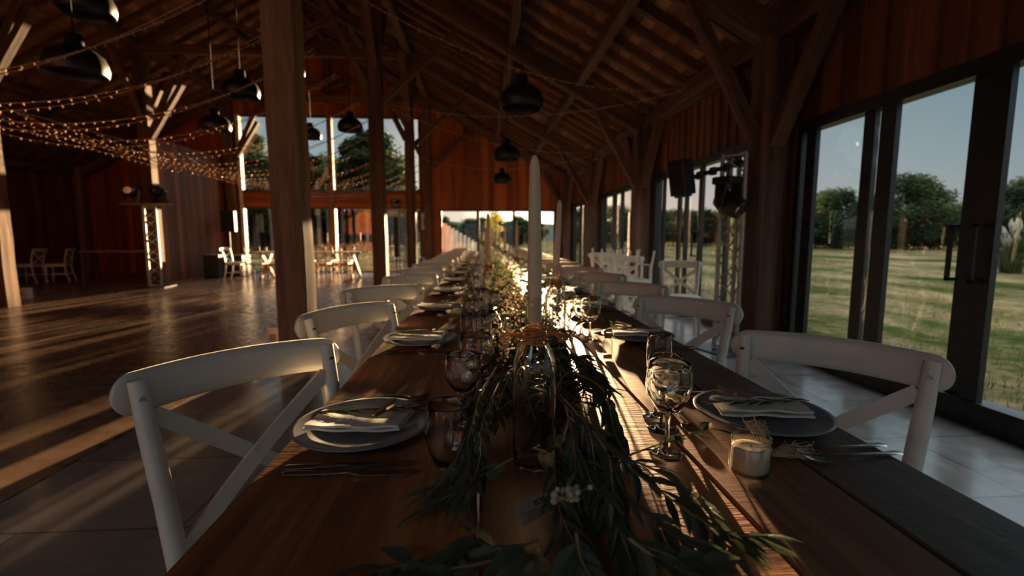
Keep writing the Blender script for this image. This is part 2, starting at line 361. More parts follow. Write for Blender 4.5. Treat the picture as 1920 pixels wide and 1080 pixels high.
# gable wall: left pier, around nave windows, middle pier, above aisle window
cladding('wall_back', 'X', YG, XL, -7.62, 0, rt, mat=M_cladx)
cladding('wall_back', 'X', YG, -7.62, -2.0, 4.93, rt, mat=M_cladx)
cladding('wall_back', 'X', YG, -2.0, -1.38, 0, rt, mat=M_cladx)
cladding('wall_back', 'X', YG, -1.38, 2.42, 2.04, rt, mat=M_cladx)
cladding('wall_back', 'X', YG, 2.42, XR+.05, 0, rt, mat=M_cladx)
MB().box((-7.62, YG-.09, 2.1), (-2.0, YG+.06, 2.6)).build('trim_1', wood('header_boards', (.16,.04,.012), (.28,.075,.022), (.36,.11,.035), 'X', .6, 20, .2, board=('Z',.14)), kind='structure')
for (a, b, z0) in ((XL, -7.62, 0), (-7.62, -2.0, 4.93), (-2.0, -1.38, 0), (-1.38, 2.42, 2.2), (2.42, XR, 0)):
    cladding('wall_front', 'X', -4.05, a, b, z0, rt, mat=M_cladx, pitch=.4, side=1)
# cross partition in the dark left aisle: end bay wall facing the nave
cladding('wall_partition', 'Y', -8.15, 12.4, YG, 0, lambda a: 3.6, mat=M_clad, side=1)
# ------------------------------------------------------------------ ceiling: deck and common rafters
def roof_side(sgn):
    mb = MB()
    def P(x, z, y): return ((x if sgn > 0 else 2*RX-x), y, z)
    for y0, y1 in ((-4.2, YG+.3),):
        L = 3.35 - RX; n = 52
        for i in range(n):
            xa = RX + L*i/n; xb = RX + L*(i+1)/n - .012
            za, zb = roof_z(xa)+.12, roof_z(xb)+.12
            vs = [P(xa,za,y0),P(xb,zb,y0),P(xb,zb,y1),P(xa,za,y1),P(xa,za+.03,y0),P(xb,zb+.03,y0),P(xb,zb+.03,y1),P(xa,za+.03,y1)]
            mb.add(vs, [(0,3,2,1),(4,5,6,7),(0,1,5,4),(1,2,6,5),(2,3,7,6),(3,0,4,7)])
        # outer covering
        vs = [P(RX,roof_z(RX)+.16,y0),P(3.4,roof_z(3.4)+.16,y0),P(3.4,roof_z(3.4)+.16,y1),P(RX,roof_z(RX)+.16,y1)]
        mb.add(vs + [(v[0],v[1],v[2]+.05) for v in vs], [(0,3,2,1),(4,5,6,7),(0,1,5,4),(1,2,6,5),(2,3,7,6),(3,0,4,7)])
    o = mb.build('ceiling', M_deck, kind='structure')
    return o
def beam_mesh(L, w, h, mat, wob=.006, name='beam'):
    mb = MB(); n = max(2, int(L/.35)); rnd = random.Random(int(L*1000)+int(w*1e4))
    vs = []; c = min(w, h)*.07
    ring = [(-w/2+c,-h/2),(w/2-c,-h/2),(w/2,-h/2+c),(w/2,h/2-c),(w/2-c,h/2),(-w/2+c,h/2),(-w/2,h/2-c),(-w/2,-h/2+c)]
    for i in range(n+1):
        dx, dy, s_ = rnd.uniform(-wob,wob)*.7, rnd.uniform(-wob,wob)*.7, 1+rnd.uniform(-wob,wob)*2
        for (x, y) in ring: vs.append((x*s_+dx, y*s_+dy, L*i/n))
    fs = [(i*8+j, i*8+(j+1)%8, (i+1)*8+(j+1)%8, (i+1)*8+j) for i in range(n) for j in range(8)]
    fs += [tuple(range(7,-1,-1)), tuple(n*8+j for j in range(8))]
    return mb.add(vs, fs)
def beam(name, p0, p1, w, h, mat, parent=None, up=(0,0,1), wob=.006):
    """timber from p0 to p1; h is measured along 'up', w across"""
    p0, p1 = Vector(p0), Vector(p1); z = (p1-p0); L = z.length; z.normalize()
    u = Vector(up)
    if abs(z.dot(u)) > .95: u = Vector((0,1,0))
    x = u.cross(z).normalized(); y = z.cross(x)
    Mx = Matrix(((x.x,y.x,z.x,p0.x),(x.y,y.y,z.y,p0.y),(x.z,y.z,z.z,p0.z),(0,0,0,1)))
    if parent: Mx = Matrix.Translation(-parent.location) @ Mx
    return beam_mesh(L, w, h, mat, wob).build(name, mat, parent, M=Mx)
for sgn in (1, -1):
    ce = roof_side(sgn)
    y = -3.9; k = 0
    while y < YG:
        if all(abs(y-t) > .12 for t in YT):
            xa, xb = RX, 3.3
            fx = (lambda x: x) if sgn > 0 else (lambda x: 2*RX-x)
            beam('rafter', (fx(xa), y, roof_z(xa)+.06), (fx(xb), y, roof_z(xb)+.06), .08, .12, M_raft, ce, wob=.003)
        y += .47
# wall plates and purlins
for x, z, w, h, lab in ((2.85, 3.1, .22, .24, 'heavy wall plate beam above the glazed right wall'), (2*RX-2.85, 3.1, .22, .24, 'heavy wall plate beam above the dark left wall'),
                   (1.63, None, .14, .16, 'roof purlin halfway up the right aisle slope'), (.5, None, .14, .16, 'roof purlin above the white candle on the right slope'),
                   (XA, None, .18, .2, 'long roof plate carried on the near row of posts'), (-3.3, None, .14, .16, 'roof purlin below the ridge on the right nave slope'),
                   (RX, None, .14, .22, 'ridge beam at the top of the nave roof'), (XB, None, .18, .2, 'long roof plate carried on the far left row of posts'),
                   (2*RX+3.3, None, .14, .16, 'roof purlin below the ridge on the left nave slope'), (2*RX-.5, None, .14, .16, 'roof purlin over the dark left aisle, upper one'), (2*RX-1.63, None, .14, .16, 'roof purlin over the dark left aisle, lower one')):
    zz = z if z else roof_z(x) - h/2 - (.0 if abs(x-RX) > .1 else .05)
    o = beam('wall_plate' if z else 'roof_purlin', (x, -4, zz), (x, YG, zz), w, h, M_beam)
    tag(o, lab, 'beam')
# ------------------------------------------------------------------ trusses and posts
TN = ['behind the camera', 'over the nearest place settings', 'over the first big post', 'over the second post', 'over the third post', 'against the back wall']
for i, Y in enumerate(YT):
    if i == 0: continue
    t = thing('roof_truss', (RX, Y, 0), 'dark timber roof truss ' + TN[i], 'roof truss')
    for s in (1, -1):
        f = lambda x: x if s > 0 else 2*RX-x
        beam('principal_rafter', (f(RX), Y, roof_z(RX)-.16), (f(2.9), Y, roof_z(2.9)-.16), .16, .27, M_beam, t, wob=.01)
        beam('brace', (f(XA-.1), Y, 3.5), (f(-2.75), Y, 5.3), .11, .13, M_beam, t)
        beam('strut', (f(RX+.1), Y, 5.7), (f(-3.35), Y, roof_z(-3.35)-.25), .11, .13, M_beam, t)
    beam('collar_beam', (XB, Y-.1, 5.42), (XA, Y-.1, 5.42), .13, .2, M_beam, t, wob=.01)
    beam('king_post', (RX, Y, 5.3), (RX, Y, roof_z(RX)-.2), .16, .16, M_beam, t, up=(0,1,0))
def post(x, Y, w, label, mat, braces, top, nm='timber_post'):
    t = thing(nm, (x, Y, 0), label, 'post')
    beam('shaft', (x, Y, 0), (x+random.uniform(-.02,.02), Y, top), w, w, mat, t, up=(0,1,0), wob=.011)
    for (dx, dy, z0, z1) in braces:
        beam('brace', (x+(.08 if dx>0 else -.08 if dx<0 else 0), Y+(.08 if dy>0 else -.08 if dy<0 else 0), z0), (x+dx, Y+dy, z1), .1, .14, M_beam, t, up=(0,1,0) if dx else (1,0,0), wob=.008)
    return t
PA = ['behind the camera', 'just beside the camera', 'big square timber post at left, sunlit low on its right face', 'second timber post, dark, left of the white candle', 'third timber post beside the nave window', 'timber post against the back wall beside the toilet sign']
PR = ['', 'right wall post beside the camera', 'broad timber post between the two nearest glazed bays on the right', 'second right wall post, behind the lighting truss', 'third right wall post, farther along the glazing', 'right wall post in the back corner']
PB = ['', '', '', 'rough sunlit timber post cut by the left edge of the photo', 'rough sunlit timber post behind the left lighting tower', 'timber post at the left side of the nave window']
for i, Y in enumerate(YT):
    if i >= 2:
        post(XA, Y, .27 if i == 2 else .22, PA[i], M_post if i == 2 else M_beam, [(1.35, 0, 3.35, 4.5), (0, -.9, 3.9, 5.2), (0, .9, 3.9, 5.2)] if i < 5 else [(1.35, 0, 3.35, 4.5)], roof_z(XA)-.3)
        post(2.78, Y, .27, PR[i], M_beam, [(-.85, 0, 1.97, roof_z(1.93)-.33), (0, -.75, 2.0, 3.0)] + ([(0, .75, 2.0, 3.0)] if i < 5 else []), 2.97)
    if i >= 3:
        post(XB, Y, .25, PB[i], M_postb, [(.9, 0, 3.4, 4.7), (0, -.9, 3.9, 5.2)] + ([(0, .9, 3.9, 5.2)] if i < 5 else []), roof_z(XB)-.3)
post(-12.3, 15.25, .2, 'pale slim post at the dark left wall', M_post, [], 3.3)
# ------------------------------------------------------------------ windows
def frame_piece(parent, a, b, name='window_frame'): return MB().box(a, b).build(name, M_black, parent)
def glazed_bay(n, y0, y1, stiles, handles, label=None):
    w = bpy.data.objects.new('window_%d' % n, None); COL.objects.link(w); w['kind'] = 'structure'
    fr = MB()
    x0, x1 = XR-.02, XR+.1
    fr.box((x0, y0, 2.1), (x1, y1, 2.2)); fr.box((x0, y0, 0), (x1, y1, .15))
    fr.box((x0, y0, .06), (x1, y0+.06, 2.1)); fr.box((x0, y1-.06, .06), (x1, y1, 2.1))
    fr.build('window_frame', M_black, w)
    for (a, b, d) in stiles:
        MB().box((x0+.01+d, a, .06), (x0+.05+d, b, 2.1)).build('stile', M_black, w)
    MB().box((XR+.035, y0+.06, .06), (XR+.043, y1-.06, 2.1)).build('pane', M_pane, w)
    for ya in handles:
        h = MB(); h.box((x0-.05, ya-.012, .87), (x0-.03, ya+.012, 1.22))
        h.box((x0-.05, ya-.012, .87), (x0+.02, ya+.012, .892)); h.box((x0-.05, ya-.012, 1.198), (x0+.02, ya+.012, 1.22))
        h.build('handle', M_black, w, bevel=.003)
    return w
def ypx(px, py=440): 
    d = ray(px, py); return (d * (XR / d.x)).y
# nearest bay (camera side): stile positions measured in the photograph
st = [(ypx(1520), ypx(1503), 0), (ypx(1617), ypx(1597), .04), (ypx(1664), ypx(1636), 0), (ypx(1826), ypx(1790), .04), (ypx(1868), ypx(1832), 0)]
glazed_bay(1, .95, YT[2]-.17, st, [ypx(1800), ypx(1846)])
def std_bay(n, y0, y1, full=True):
    L = y1-y0
    s = [(y1-.42, y1-.35, 0), (y1-.95, y1-.86, .04), (y1-1.28, y1-1.2, 0), (y0+L/2-.02, y0+L/2+.08, .04), (y0+L/2-.1, y0+L/2-.0, 0), (y0+.86, y0+.95, 0), (y0+.35, y0+.42, 0)]
    glazed_bay(n, y0, y1, s, [y0+L/2+.05])
std_bay(2, YT[2]+.17, YT[3]-.17); std_bay(3, YT[3]+.17, YT[4]-.17); std_bay(4, YT[4]+.17, YT[5]-.17)
glazed_bay(5, YT[0]+.17, YT[1]-.17, [(-1.9,-1.8,0),(-1.0, -.9, .04), (-.1,0,0)], [])
for i, Y in enumerate(YT):      # cladding piers behind the posts
    if i >= 1: MB().box((XR, Y-.2 if i < 5 else Y-.2, 0), (XR+.06, Y+.2, 2.2)).build('wall_right', M_clad, kind='structure')
MB().box((XR, -4, 0), (XR+.06, YT[0]+.17, 2.2)).build('wall_right', M_clad, kind='structure')
def gable_window(n, x0, x1, z0, z1, stiles, YG=YG):
    w = bpy.data.objects.new('window_%d' % n, None); COL.objects.link(w); w['kind'] = 'structure'
    fr = MB(); t = .05; ya, yb = YG-.03, YG+.08
    fr.box((x0, ya, z1-t), (x1, yb, z1)); fr.box((x0, ya, z0), (x1, yb, z0+t)); fr.box((x0, ya, z0+t), (x0+t, yb, z1-t)); fr.box((x1-t, ya, z0+t), (x1, yb, z1-t))
    fr.build('window_frame', M_black, w)
    for (a, b) in stiles: MB().box((a, ya+.01, z0+t), (b, yb-.01, z1-t)).build('stile', M_black, w)
    MB().box((x0+t, YG+.02, z0+t), (x1-t, YG+.028, z1-t)).build('pane', M_pane, w)
gable_window(6, -7.62, -2.0, 2.6, 4.95, [(-4.83, -4.75)])
gable_window(9, -7.62, -2.0, 0, 4.93, [(-4.83, -4.75)], -4.0)
gable_window(10, -1.38, 2.42, 0, 2.2, [(.5, .6)], -4.0)
gable_window(7, -7.62, -2.0, 0, 2.1, [(-6.1, -6.03), (-4.86, -4.72), (-3.3, -3.23)])
gable_window(8, -1.38, 2.42, 0, 2.04, [(-.2, -.1), (1.0, 1.07)])
MB().box((-4.87, YG-.16, .05), (-4.72, YG-.04, 4.95)).build('trim_2', M_post, kind='structure')
MB().box((-7.66, YG-.1, 0), (-7.56, YG-.02, 4.95)).build('trim_3', M_white, kind='structure')
# ================================================================== outside
gm, gt, gb = base('meadow_ground', (.07,.09,.03), 1.0, 0, 0)
_tc = N(gt, 'ShaderNodeTexCoord'); _n1 = N(gt, 'ShaderNodeTexNoise', Scale=.35, Detail=8, Roughness=.7); _n2 = N(gt, 'ShaderNodeTexNoise', Scale=6, Detail=6)
_mp = N(gt, 'ShaderNodeMapping'); _mp.inputs['Scale'].default_value = (1, .35, 1); gt.links.new(_tc.outputs['Object'], _mp.inputs[0])
gt.links.new(_mp.outputs[0], _n1.inputs['Vector']); gt.links.new(_tc.outputs['Object'], _n2.inputs['Vector'])
_a = N(gt, 'ShaderNodeMath', _operation='MULTIPLY_ADD'); gt.links.new(_n2.outputs['Fac'], _a.inputs[0]); _a.inputs[1].default_value = .35; gt.links.new(_n1.outputs['Fac'], _a.inputs[2])
_r = ramp(gt, [(.50, (.018,.027,.007)), (.60, (.042,.050,.013)), (.69, (.12,.088,.042)), (.84, (.24,.165,.09))]); gt.links.new(_a.outputs[0], _r.inputs[0]); gt.links.new(_r.outputs[0], gb.inputs['Base Color'])
_bp = N(gt, 'ShaderNodeBump', Strength=1, Distance=.08); gt.links.new(_n2.outputs['Fac'], _bp.inputs['Height']); gt.links.new(_bp.outputs[0], gb.inputs['Normal'])
g = MB(); rnd = random.Random(3)
nx, ny = 90, 90
for j in range(ny+1):
    for i in range(nx+1):
        x = -70 + 180*(i/nx); y = -25 + 190*(j/ny)**1.3
        z = -.14 + (.05*math.sin(x*1.7+y*.6)*math.sin(y*1.1) + rnd.uniform(-.03,.03) if not (-14 < x < 3.6 and y < 17) else -.06)
        if x > 12: z += min(1.0, (x-12)*.012)
        g.v.append((x, y, z))
g.f = [(j*(nx+1)+i, j*(nx+1)+i+1, (j+1)*(nx+1)+i+1, (j+1)*(nx+1)+i) for j in range(ny) for i in range(nx)]; g.m = [0]*len(g.f)
g.build('lawn', gm, smooth='all', kind='structure')
M_grass = leafy('grass_blade', (.06,.075,.012), (.14,.135,.025), .5, .6, 3)
gr = MB()
for i in range(15000):
    x = 3.2 + 9*rnd.random()**1.6; y = -1 + 16*rnd.random(); s_ = rnd.uniform(.03, .09)
    q = rnd.uniform(0, 2*PI)
    if math.sin(x*1.3+2)*math.sin(y*.9+x*.4) > .35 and rnd.random() < .85: continue
    gr.add([(x, y, -.16), (x+.012*math.cos(q), y+.012*math.sin(q), -.16), (x+.03*math.sin(q), y-.03*math.cos(q), -.13+s_)], [(0,1,2)])
tag(gr.build('grass', M_grass), 'short grass tufts growing on the lawn just outside the glazed wall', 'grass', kind='stuff')
# trees
M_crown = leafy('dark_tree_leaf', (.018,.032,.016), (.05,.07,.025), .3, .7, .6)
M_crownw = leafy('sunny_tree_leaf', (.30,.25,.05), (.45,.36,.09), .5, .7, .8)
M_crowng = leafy('olive_tree_leaf', (.06,.075,.03), (.13,.13,.05), .4, .7, .8)
M_bark = speck('bark', (.05,.032,.02), (.11,.07,.045), 5, .9, mapping=(1,1,.2), bump=.5)
def tree(kind, H, R, z0, seed, nleaf, ls, mat, label, group=None):
    """crown of leaf clumps on a branching trunk; trunk bare up to z0"""
    r = random.Random(seed)
    t = thing('tree', (0,0,0), label, 'tree', group)
    tb = MB(); pts = [Vector((0,0,-.4))]
    for k in range(1, 7): pts.append(Vector((r.uniform(-.04,.04)*H*k/6, r.uniform(-.04,.04)*H*k/6, H*.9*k/6)))
    tb.tube(pts, [H*.022*(1-.13*k) for k in range(7)], 7)
    clumps = []
    for k in range(26):
        u = r.random()
        if kind == 'cone': zz = z0 + (H-z0)*u**.8; rad = R*(1-u**.8)*1.0+.1
        else: zz = z0 + (H-z0)*u; rad = R*math.sin(PI*(.12+.83*u))
        a = r.uniform(0, 2*PI); rr = rad*math.sqrt(r.random())*.9
        c = Vector((rr*math.cos(a), rr*math.sin(a), zz)); clumps.append((c, R*r.uniform(.22,.38)*(1.1 if kind != 'cone' else .8)))
        if k < 12:
            j = min(5, max(1, int(zz/H*5))); tb.tube([pts[j], (pts[j]+c)/2+Vector((0,0,.1*R)), c], [H*.008, H*.005, H*.002], 5)
    tb.build('trunk', M_bark, t, smooth=True)
    lb = MB()
    for k in range(nleaf):
        c, cr = clumps[r.randrange(len(clumps))]
        v = Vector((r.gauss(0,1), r.gauss(0,1), r.gauss(0,.7))).normalized()*cr*(r.random()**.4)
        p = c+v; d = Vector((r.uniform(-1,1), r.uniform(-1,1), r.uniform(-1,.6))).normalized(); a = d.orthogonal().normalized()*ls*.32
        L = d*ls*r.uniform(.7,1.3)
        lb.add([p, p+L*.5-a, p+L, p+L*.5+a], [(0,1,2,3)])
    lb.build('crown', mat, t)
    return t
P_round = tree('round', 8, 3.2, 1.6, 1, 9000, .34, M_crown, 'x')
P_round2 = tree('round', 8, 3.6, 1.2, 2, 9000, .34, M_crown, 'x')
P_pine = tree('cone', 12, 2.6, 2.5, 3, 8000, .34, M_crown, 'x')
P_olive = tree('round', 6, 2.6, .8, 4, 6000, .3, M_crowng, 'x')
P_yel = tree('round', 3.4, 1.0, .9, 5, 1300, .16, M_crownw, 'x')
def place_tree(proto, px, D, h, pH, label, group=None, wide=1):
    c = at_z(px, 500, 0); d = ray(px, 445); p = CC + d*(D/d.y)
    s = h/pH
    inst(proto, (p.x, p.y, -.1), random.uniform(0, 6), label, group, (s*wide, s*wide, s))
rs = random.Random(11)
GRT = 'trees along the far edge of the lawn'
for k, (px, D, top) in enumerate([(1530,44,372),(1560,40,362),(1600,46,380),(1700,36,338),(1660,42,375),(1745,37,362),(1790,40,392),(1820,38,385),(1900,30,345),(1960,28,335),(2030,26,350),(1480,50,385),(1440,52,392),(1640,55,395)]):
    d = ray(px, top); p = CC + d*(D/d.y); h = p.z + .1
    lab = {3: 'tall spreading tree, the highest in the nearest right hand glazing', 8: 'tree at the right edge of the photo behind the pampas grass'}.get(k, 'dark leafy tree in the tree line beyond the lawn, seen through the nearest right glazing')
    place_tree([P_round, P_round2][k % 2], px, D, h, 8, lab, None if k in (3, 8) else GRT, 1.25)
for k, px in enumerate([1235, 1262, 1290, 1315, 1345, 1375, 1395, 1150, 1170, 1080, 1110, 1200]):
    D = 60 + rs.uniform(-6, 8); top = 400 + rs.uniform(-14, 6)
    d = ray(px, top); h = (CC + d*(D/d.y)).z
    place_tree([P_round2, P_olive, P_round][k % 3], px, D, h, [8,6,8][k % 3], 'distant tree beyond the lawn, seen through the far glazed bays on the right', 'distant trees seen behind the lighting truss', 1.5)
c = at_y(1387, 440, 16)
place_tree(P_yel, 1390, 24, 2.5, 3.4, 'yellow green young tree seen through the glass right of the lighting truss')
place_tree(P_yel, 928, 31, 2.9, 3.4, 'sunlit yellow young tree behind the end of the table')
GRL = 'woodland trees outside the nave window'
for k, (px, D, top) in enumerate([(480,44,250),(505,46,300),(560,50,330),(590,46,292),(612,48,300),(660,44,262),(690,43,248),(720,46,268),(745,45,300),(535,52,345),(640,50,310),(440,44,250),(765,60,325)]):
    d = ray(px, top); h = (CC + d*(D/d.y)).z
    place_tree([P_pine, P_round, P_olive][k % 3 if k not in (5,6) else 0], px, D, h, [12,8,6][k % 3 if k not in (5,6) else 0], 'tall tree in the woodland seen through the upper nave window', GRL, [1.5,1,1][k%3])
for k in range(26):
    px = 465 + k*12 + rs.uniform(-4, 4)
    if px > 770: px = 470 + (px-770)*4
    D = 40 + rs.uniform(0, 9); d = ray(px, 445); p = CC + d*(D/d.y)
    tr = MB(); tr.tube([(0,0,-.3), (rs.uniform(-.1,.1),0,2.5), (rs.uniform(-.3,.3),0,6)], [.2,.16,.09], 7)
    o = tr.build('bare_tree', M_bark, smooth=True, loc=(p.x, p.y, 0)); tag(o, 'bare tree trunk in the woodland seen through the lower nave window', 'tree', 'bare trunks outside the nave window')
for k in range(11):
    px = 838 + 17*k + rs.uniform(-5, 5); D = 78 + rs.uniform(-5, 9); d = ray(px, 408 + rs.uniform(0, 14)); h = (CC + d*(D/d.y)).z
    place_tree([P_round, P_round2][k % 2], px, D, h, 8, 'small dark distant tree seen through the back window above the table end', 'distant trees behind the table end', 1.7)
# undergrowth hedge behind the nave windows and hills
def hedge(x0, x1, y, z, n, label, mat, nm='hedge'):
    hb = MB(); r = random.Random(int(x0*7+y))
    for k in range(n):
        x = r.uniform(x0, x1); zz = r.random()**.7*z*(.75+.25*math.sin(x*.9)+.1*math.sin(x*3.1)); p = Vector((x, y+r.uniform(-1,1), zz-.1))
        d = Vector((r.uniform(-1,1), r.uniform(-1,1), r.uniform(-1,1))).normalized(); a = d.orthogonal().normalized()*.12; L = d*.4
        hb.add([p, p+L*.5-a, p+L, p+L*.5+a], [(0,1,2,3)])
    return tag(hb.build(nm, mat), label, 'hedge')
hedge(-34, -7.5, 52, 3.4, 9000, 'dark undergrowth behind the trees outside the nave window', M_crown)
hedge(-3.5, 9, 75, 2.6, 3500, 'low dark hedge beyond the yellow tree behind the table end', M_crown)
def hill(pts, y0, y1, label):
    mb = MB(); n = len(pts)
    for (x, z) in pts: mb.v += [(x, y0, -.5), (x, (y0+y1)/2, z), (x, y1, -.5)]
    for i in range(n-1):
        o = i*3; mb.f += [(o, o+3, o+4, o+1), (o+1, o+4, o+5, o+2)]; mb.m += [0, 0]
    o = mb.build('hill', M_hill, smooth='all', kind='structure')
M_hill = speck('wooded_hill', (.012,.018,.012), (.03,.035,.018), .35, .95, bump=.6)
hill([(-160,0),(-110,9),(-70,12),(-30,9),(0,6.5),(20,7),(45,5.5),(80,8),(130,10),(180,9),(240,7),(330,0)], 150, 230, '')
# paling fence beside the back window
M_pale = speck('pale_stake_wood', (.55,.42,.28), (.68,.54,.38), 6, .8, mapping=(1,1,.2))
fb = thing('paling_fence', (0,0,0), 'pale vertical stake fence outside the left part of the back window', 'fence')
for k in range(9):
    px = 833 + 7.6*k; top = 419 + 4.4*k
    D = 19.0 + 2.2*k; p = at_y(px, top, D)
    s_ = MB(); s_.tube([(p.x, p.y, -.3), (p.x, p.y, p.z)], .10, 7); s_.build('stake', M_pale, fb, smooth=True)
# pampas
pg = thing('pampas_grass', tuple(at_z(1893, 515, -.12)), 'feathery pale pampas grass clump outside at the right edge', 'plant')
pl, pm = MB(), MB()
for k in range(60):
    a = rs.uniform(0, 2*PI); rr = rs.uniform(.1, .8); hgt = rs.uniform(.9, 1.6)
    tip = Vector((rr*math.cos(a), rr*math.sin(a), hgt)); mid = Vector((tip.x*.4, tip.y*.4, hgt*.65))
    pl.tube([(0,0,0), mid, tip], [.012,.01,.006], 4)
    if k % 2: pm.tube([tip, tip+Vector((tip.x*.15, tip.y*.15, .2)), tip+Vector((tip.x*.35,tip.y*.35,.4))], [.02,.075,.015], 6)
for k in range(500):
    a = rs.uniform(0, 2*PI); L = rs.uniform(.5, 1.3); d = Vector((math.cos(a)*rs.uniform(.2,.8), math.sin(a)*rs.uniform(.2,.8), 1))
    pl.leaf((rs.uniform(-.2,.2), rs.uniform(-.2,.2), 0), d, (math.cos(a), math.sin(a), 0), L, .03, .5)
pl.build('leaves', M_crowng, pg); pm.build('plume', leafy('pampas_plume', (.35,.33,.27), (.5,.47,.38), .4, .9, 9), pg)
# ================================================================== the long table
TZ = .75
TX = [-.377, -.010, .181, .369, .558, .733]
def make_table():
    t = thing('dining_table', (0,0,0), 'x', 'table', 'long row of plank tables')
    tp = MB(); r = random.Random(5); L = 3.2
    mats = [M_table, M_table2, M_table3]
    for i in range(5):
        x0, x1 = TX[i]+.0025, TX[i+1]-.0025; b = .003
        dz = [0, -.001, 0, 0, .001][i]
        ring = [(x0,TZ-.035),(x1,TZ-.035),(x1,TZ-b+dz),(x1-b,TZ+dz),(x0+b,TZ+dz),(x0,TZ-b+dz)]
        vs = [(x, y, z) for y in (.003, L-.003) for (x, z) in ring]
        tp.add(vs, [(j, (j+1)%6, 6+(j+1)%6, 6+j) for j in range(6)] + [(5,4,3,2,1,0), (6,7,8,9,10,11)], [0,1,0,1,2][i])
    tp.build('tabletop', mats, t)
    for y in (.45, L-.45):
        x0, x1 = -.25, .6
        lg = MB()
        for (xa, xb) in ((x0, x1), (x1, x0)):
            lg.strap([(xa, y+(.03 if xa<xb else -.03), .0), (xb, y+(.03 if xa<xb else -.03), TZ-.06)], .09, .055, (0,1,0))
        lg.build('trestle', M_beam, t)
    MB().box((.14, .5, .33), (.2, L-.5, .43)).build('stretcher', M_beam, t)
    for y in (.3, 1.6, L-.3): MB().box((-.33, y-.04, TZ-.07), (.69, y+.04, TZ-.036)).build('crossbar', M_beam, t)
    return t
PT = make_table()
for k in range(4):
    inst(PT, (0, -.55+3.2*k, 0), 0, ORD[k].capitalize() + ' plank dining table of the long row, counted from the camera', 'long row of plank tables')
# ------------------------------------------------------------------ cross-back chair (faces +X in its own frame)
def make_chair(nm, mat, lab):
    t = thing(nm, (0,0,0), lab, 'chair')
    ZR = .815
    def stile(s):
        pts = []
        for (x, y, z) in ((-.27,.185,0),(-.205,.18,.25),(-.195,.182,.45),(-.215,.192,.60),(-.25,.203,.75),(-.275,.208,.848)):
            pts.append((x, y*s, z))
        return MB().tube(pts, [.015,.019,.021,.020,.019,.017], 10).build('rear_leg', mat, t, smooth=True)
    stile(1); stile(-1)
    for s in (1, -1):
        MB().tube([(.20, .19*s, 0), (.185, .185*s, .25), (.17,.18*s,.45)], [.014,.018,.02], 10).build('front_leg', mat, t, smooth=True)
    # curved top rail, rounded ends, behind the stiles
    rl = MB(); n = 40; vs = []
    for i in range(n+1):
        u = math.sin(PI/2*(-1+2*i/n)); y = u*.25; x = -.288 - .045*(1-u*u) + .0
        hh = .043*math.sqrt(max(.012, 1-max(0, (abs(u)-.84)/.16)**2)); zc = ZR+.008*(1-u*u)
        th = .011
        for (dx, dz) in ((-th*.6,-hh),(th*.6,-hh),(th,-hh*.6),(th,hh*.6),(th*.6,hh),(-th*.6,hh),(-th,hh*.6),(-th,-hh*.6)):
            vs.append((x+dx - dz*.12, y, zc+dz))
    fs = [(i*8+j, i*8+(j+1)%8, (i+1)*8+(j+1)%8, (i+1)*8+j) for i in range(n) for j in range(8)] + [tuple(range(7,-1,-1)), tuple(n*8+j for j in range(8))]
    rl.add(vs, fs).build('top_rail', mat, t, smooth='all')
    for s in (1, -1):      # the two crossing bars
        pts = []
        for i in range(9):
            u = i/8; y = s*(.19 - .37*u); z = .775 - .30*u; x = -.262 + .055*u - .02*math.sin(PI*u) + (.007 if s > 0 else -.007)
            pts.append((x, y, z))
        MB().strap(pts, .036, .011, (1, 0, .15)).build('cross_bar', mat, t)
    MB().tube([(-.262,0,.627),(-.243,0,.627)], .008, 8).build('bolt', M_steel, t, smooth=True)
    for s in (1, -1):
        MB().tube([(-.262,.206*s,.815),(-.248,.206*s,.812)], .0075, 8).build('bolt', M_steel, t, smooth=True)
    st = MB(); n = 28; ring = []
    for j in range(n):
        q = 2*PI*j/n; c, s_ = math.cos(q), math.sin(q)
        x = .02 + math.copysign(abs(c)**.45, c)*.215; y = math.copysign(abs(s_)**.45, s_)*(.215 - .02*(x < 0))
        ring.append((x, y))
    vs = [(x, y, .452) for x, y in ring] + [(x*1.01, y*1.01, .465) for x, y in ring] + [(x*.97, y*.97, .478) for x, y in ring] + [(x*.6, y*.6, .472) for x, y in ring]
    fs = [(k*n+j, k*n+(j+1)%n, (k+1)*n+(j+1)%n, (k+1)*n+j) for k in range(3) for j in range(n)] + [tuple(range(n-1,-1,-1)), tuple(3*n+j for j in range(n))]
    st.add(vs, fs).build('seat', mat, t, smooth=True)
    fr = MB(); fr.box((.15,-.17,.40),(.175,.17,.452)); fr.box((-.2,-.17,.40),(-.18,.17,.452)); fr.box((-.19,.165,.40),(.17,.185,.452)); fr.box((-.19,-.185,.40),(.17,-.165,.452))
    fr.build('seat_frame', mat, t)
    for s in (1, -1): MB().tube([(-.21,.182*s,.2),(.188,.187*s,.2)], .011, 8).build('stretcher', mat, t, smooth=True)
    MB().tube([(.188,-.187,.25),(.188,.187,.25)], .011, 8).build('stretcher', mat, t, smooth=True)
    return t
PC = make_chair('crossback_chair', M_white, 'x')
rc = random.Random(4)
LC = [(-.594,1.146,48),(-.546,1.88,58),(-.569,2.66,36),(-.547,3.50,44)]
RCH = [(.945,1.184,48),(.923,2.04,47),(.91,2.78,44)]
def chair_at(cx, cy_, ang, side, label, group=None):
    # ang = angle of the rail from the table edge normal; facing the table and back toward the camera
    a = math.radians(ang)
    if side < 0: fx, fy = math.sin(a), -math.cos(a)
    else: fx, fy = -math.sin(a), -math.cos(a)
    # rail direction (cos, sin): rail centre sits .31 behind the seat centre
    return inst(PC, (cx+fx*.31, cy_+fy*.31, 0), math.atan2(fy, fx), label, group)
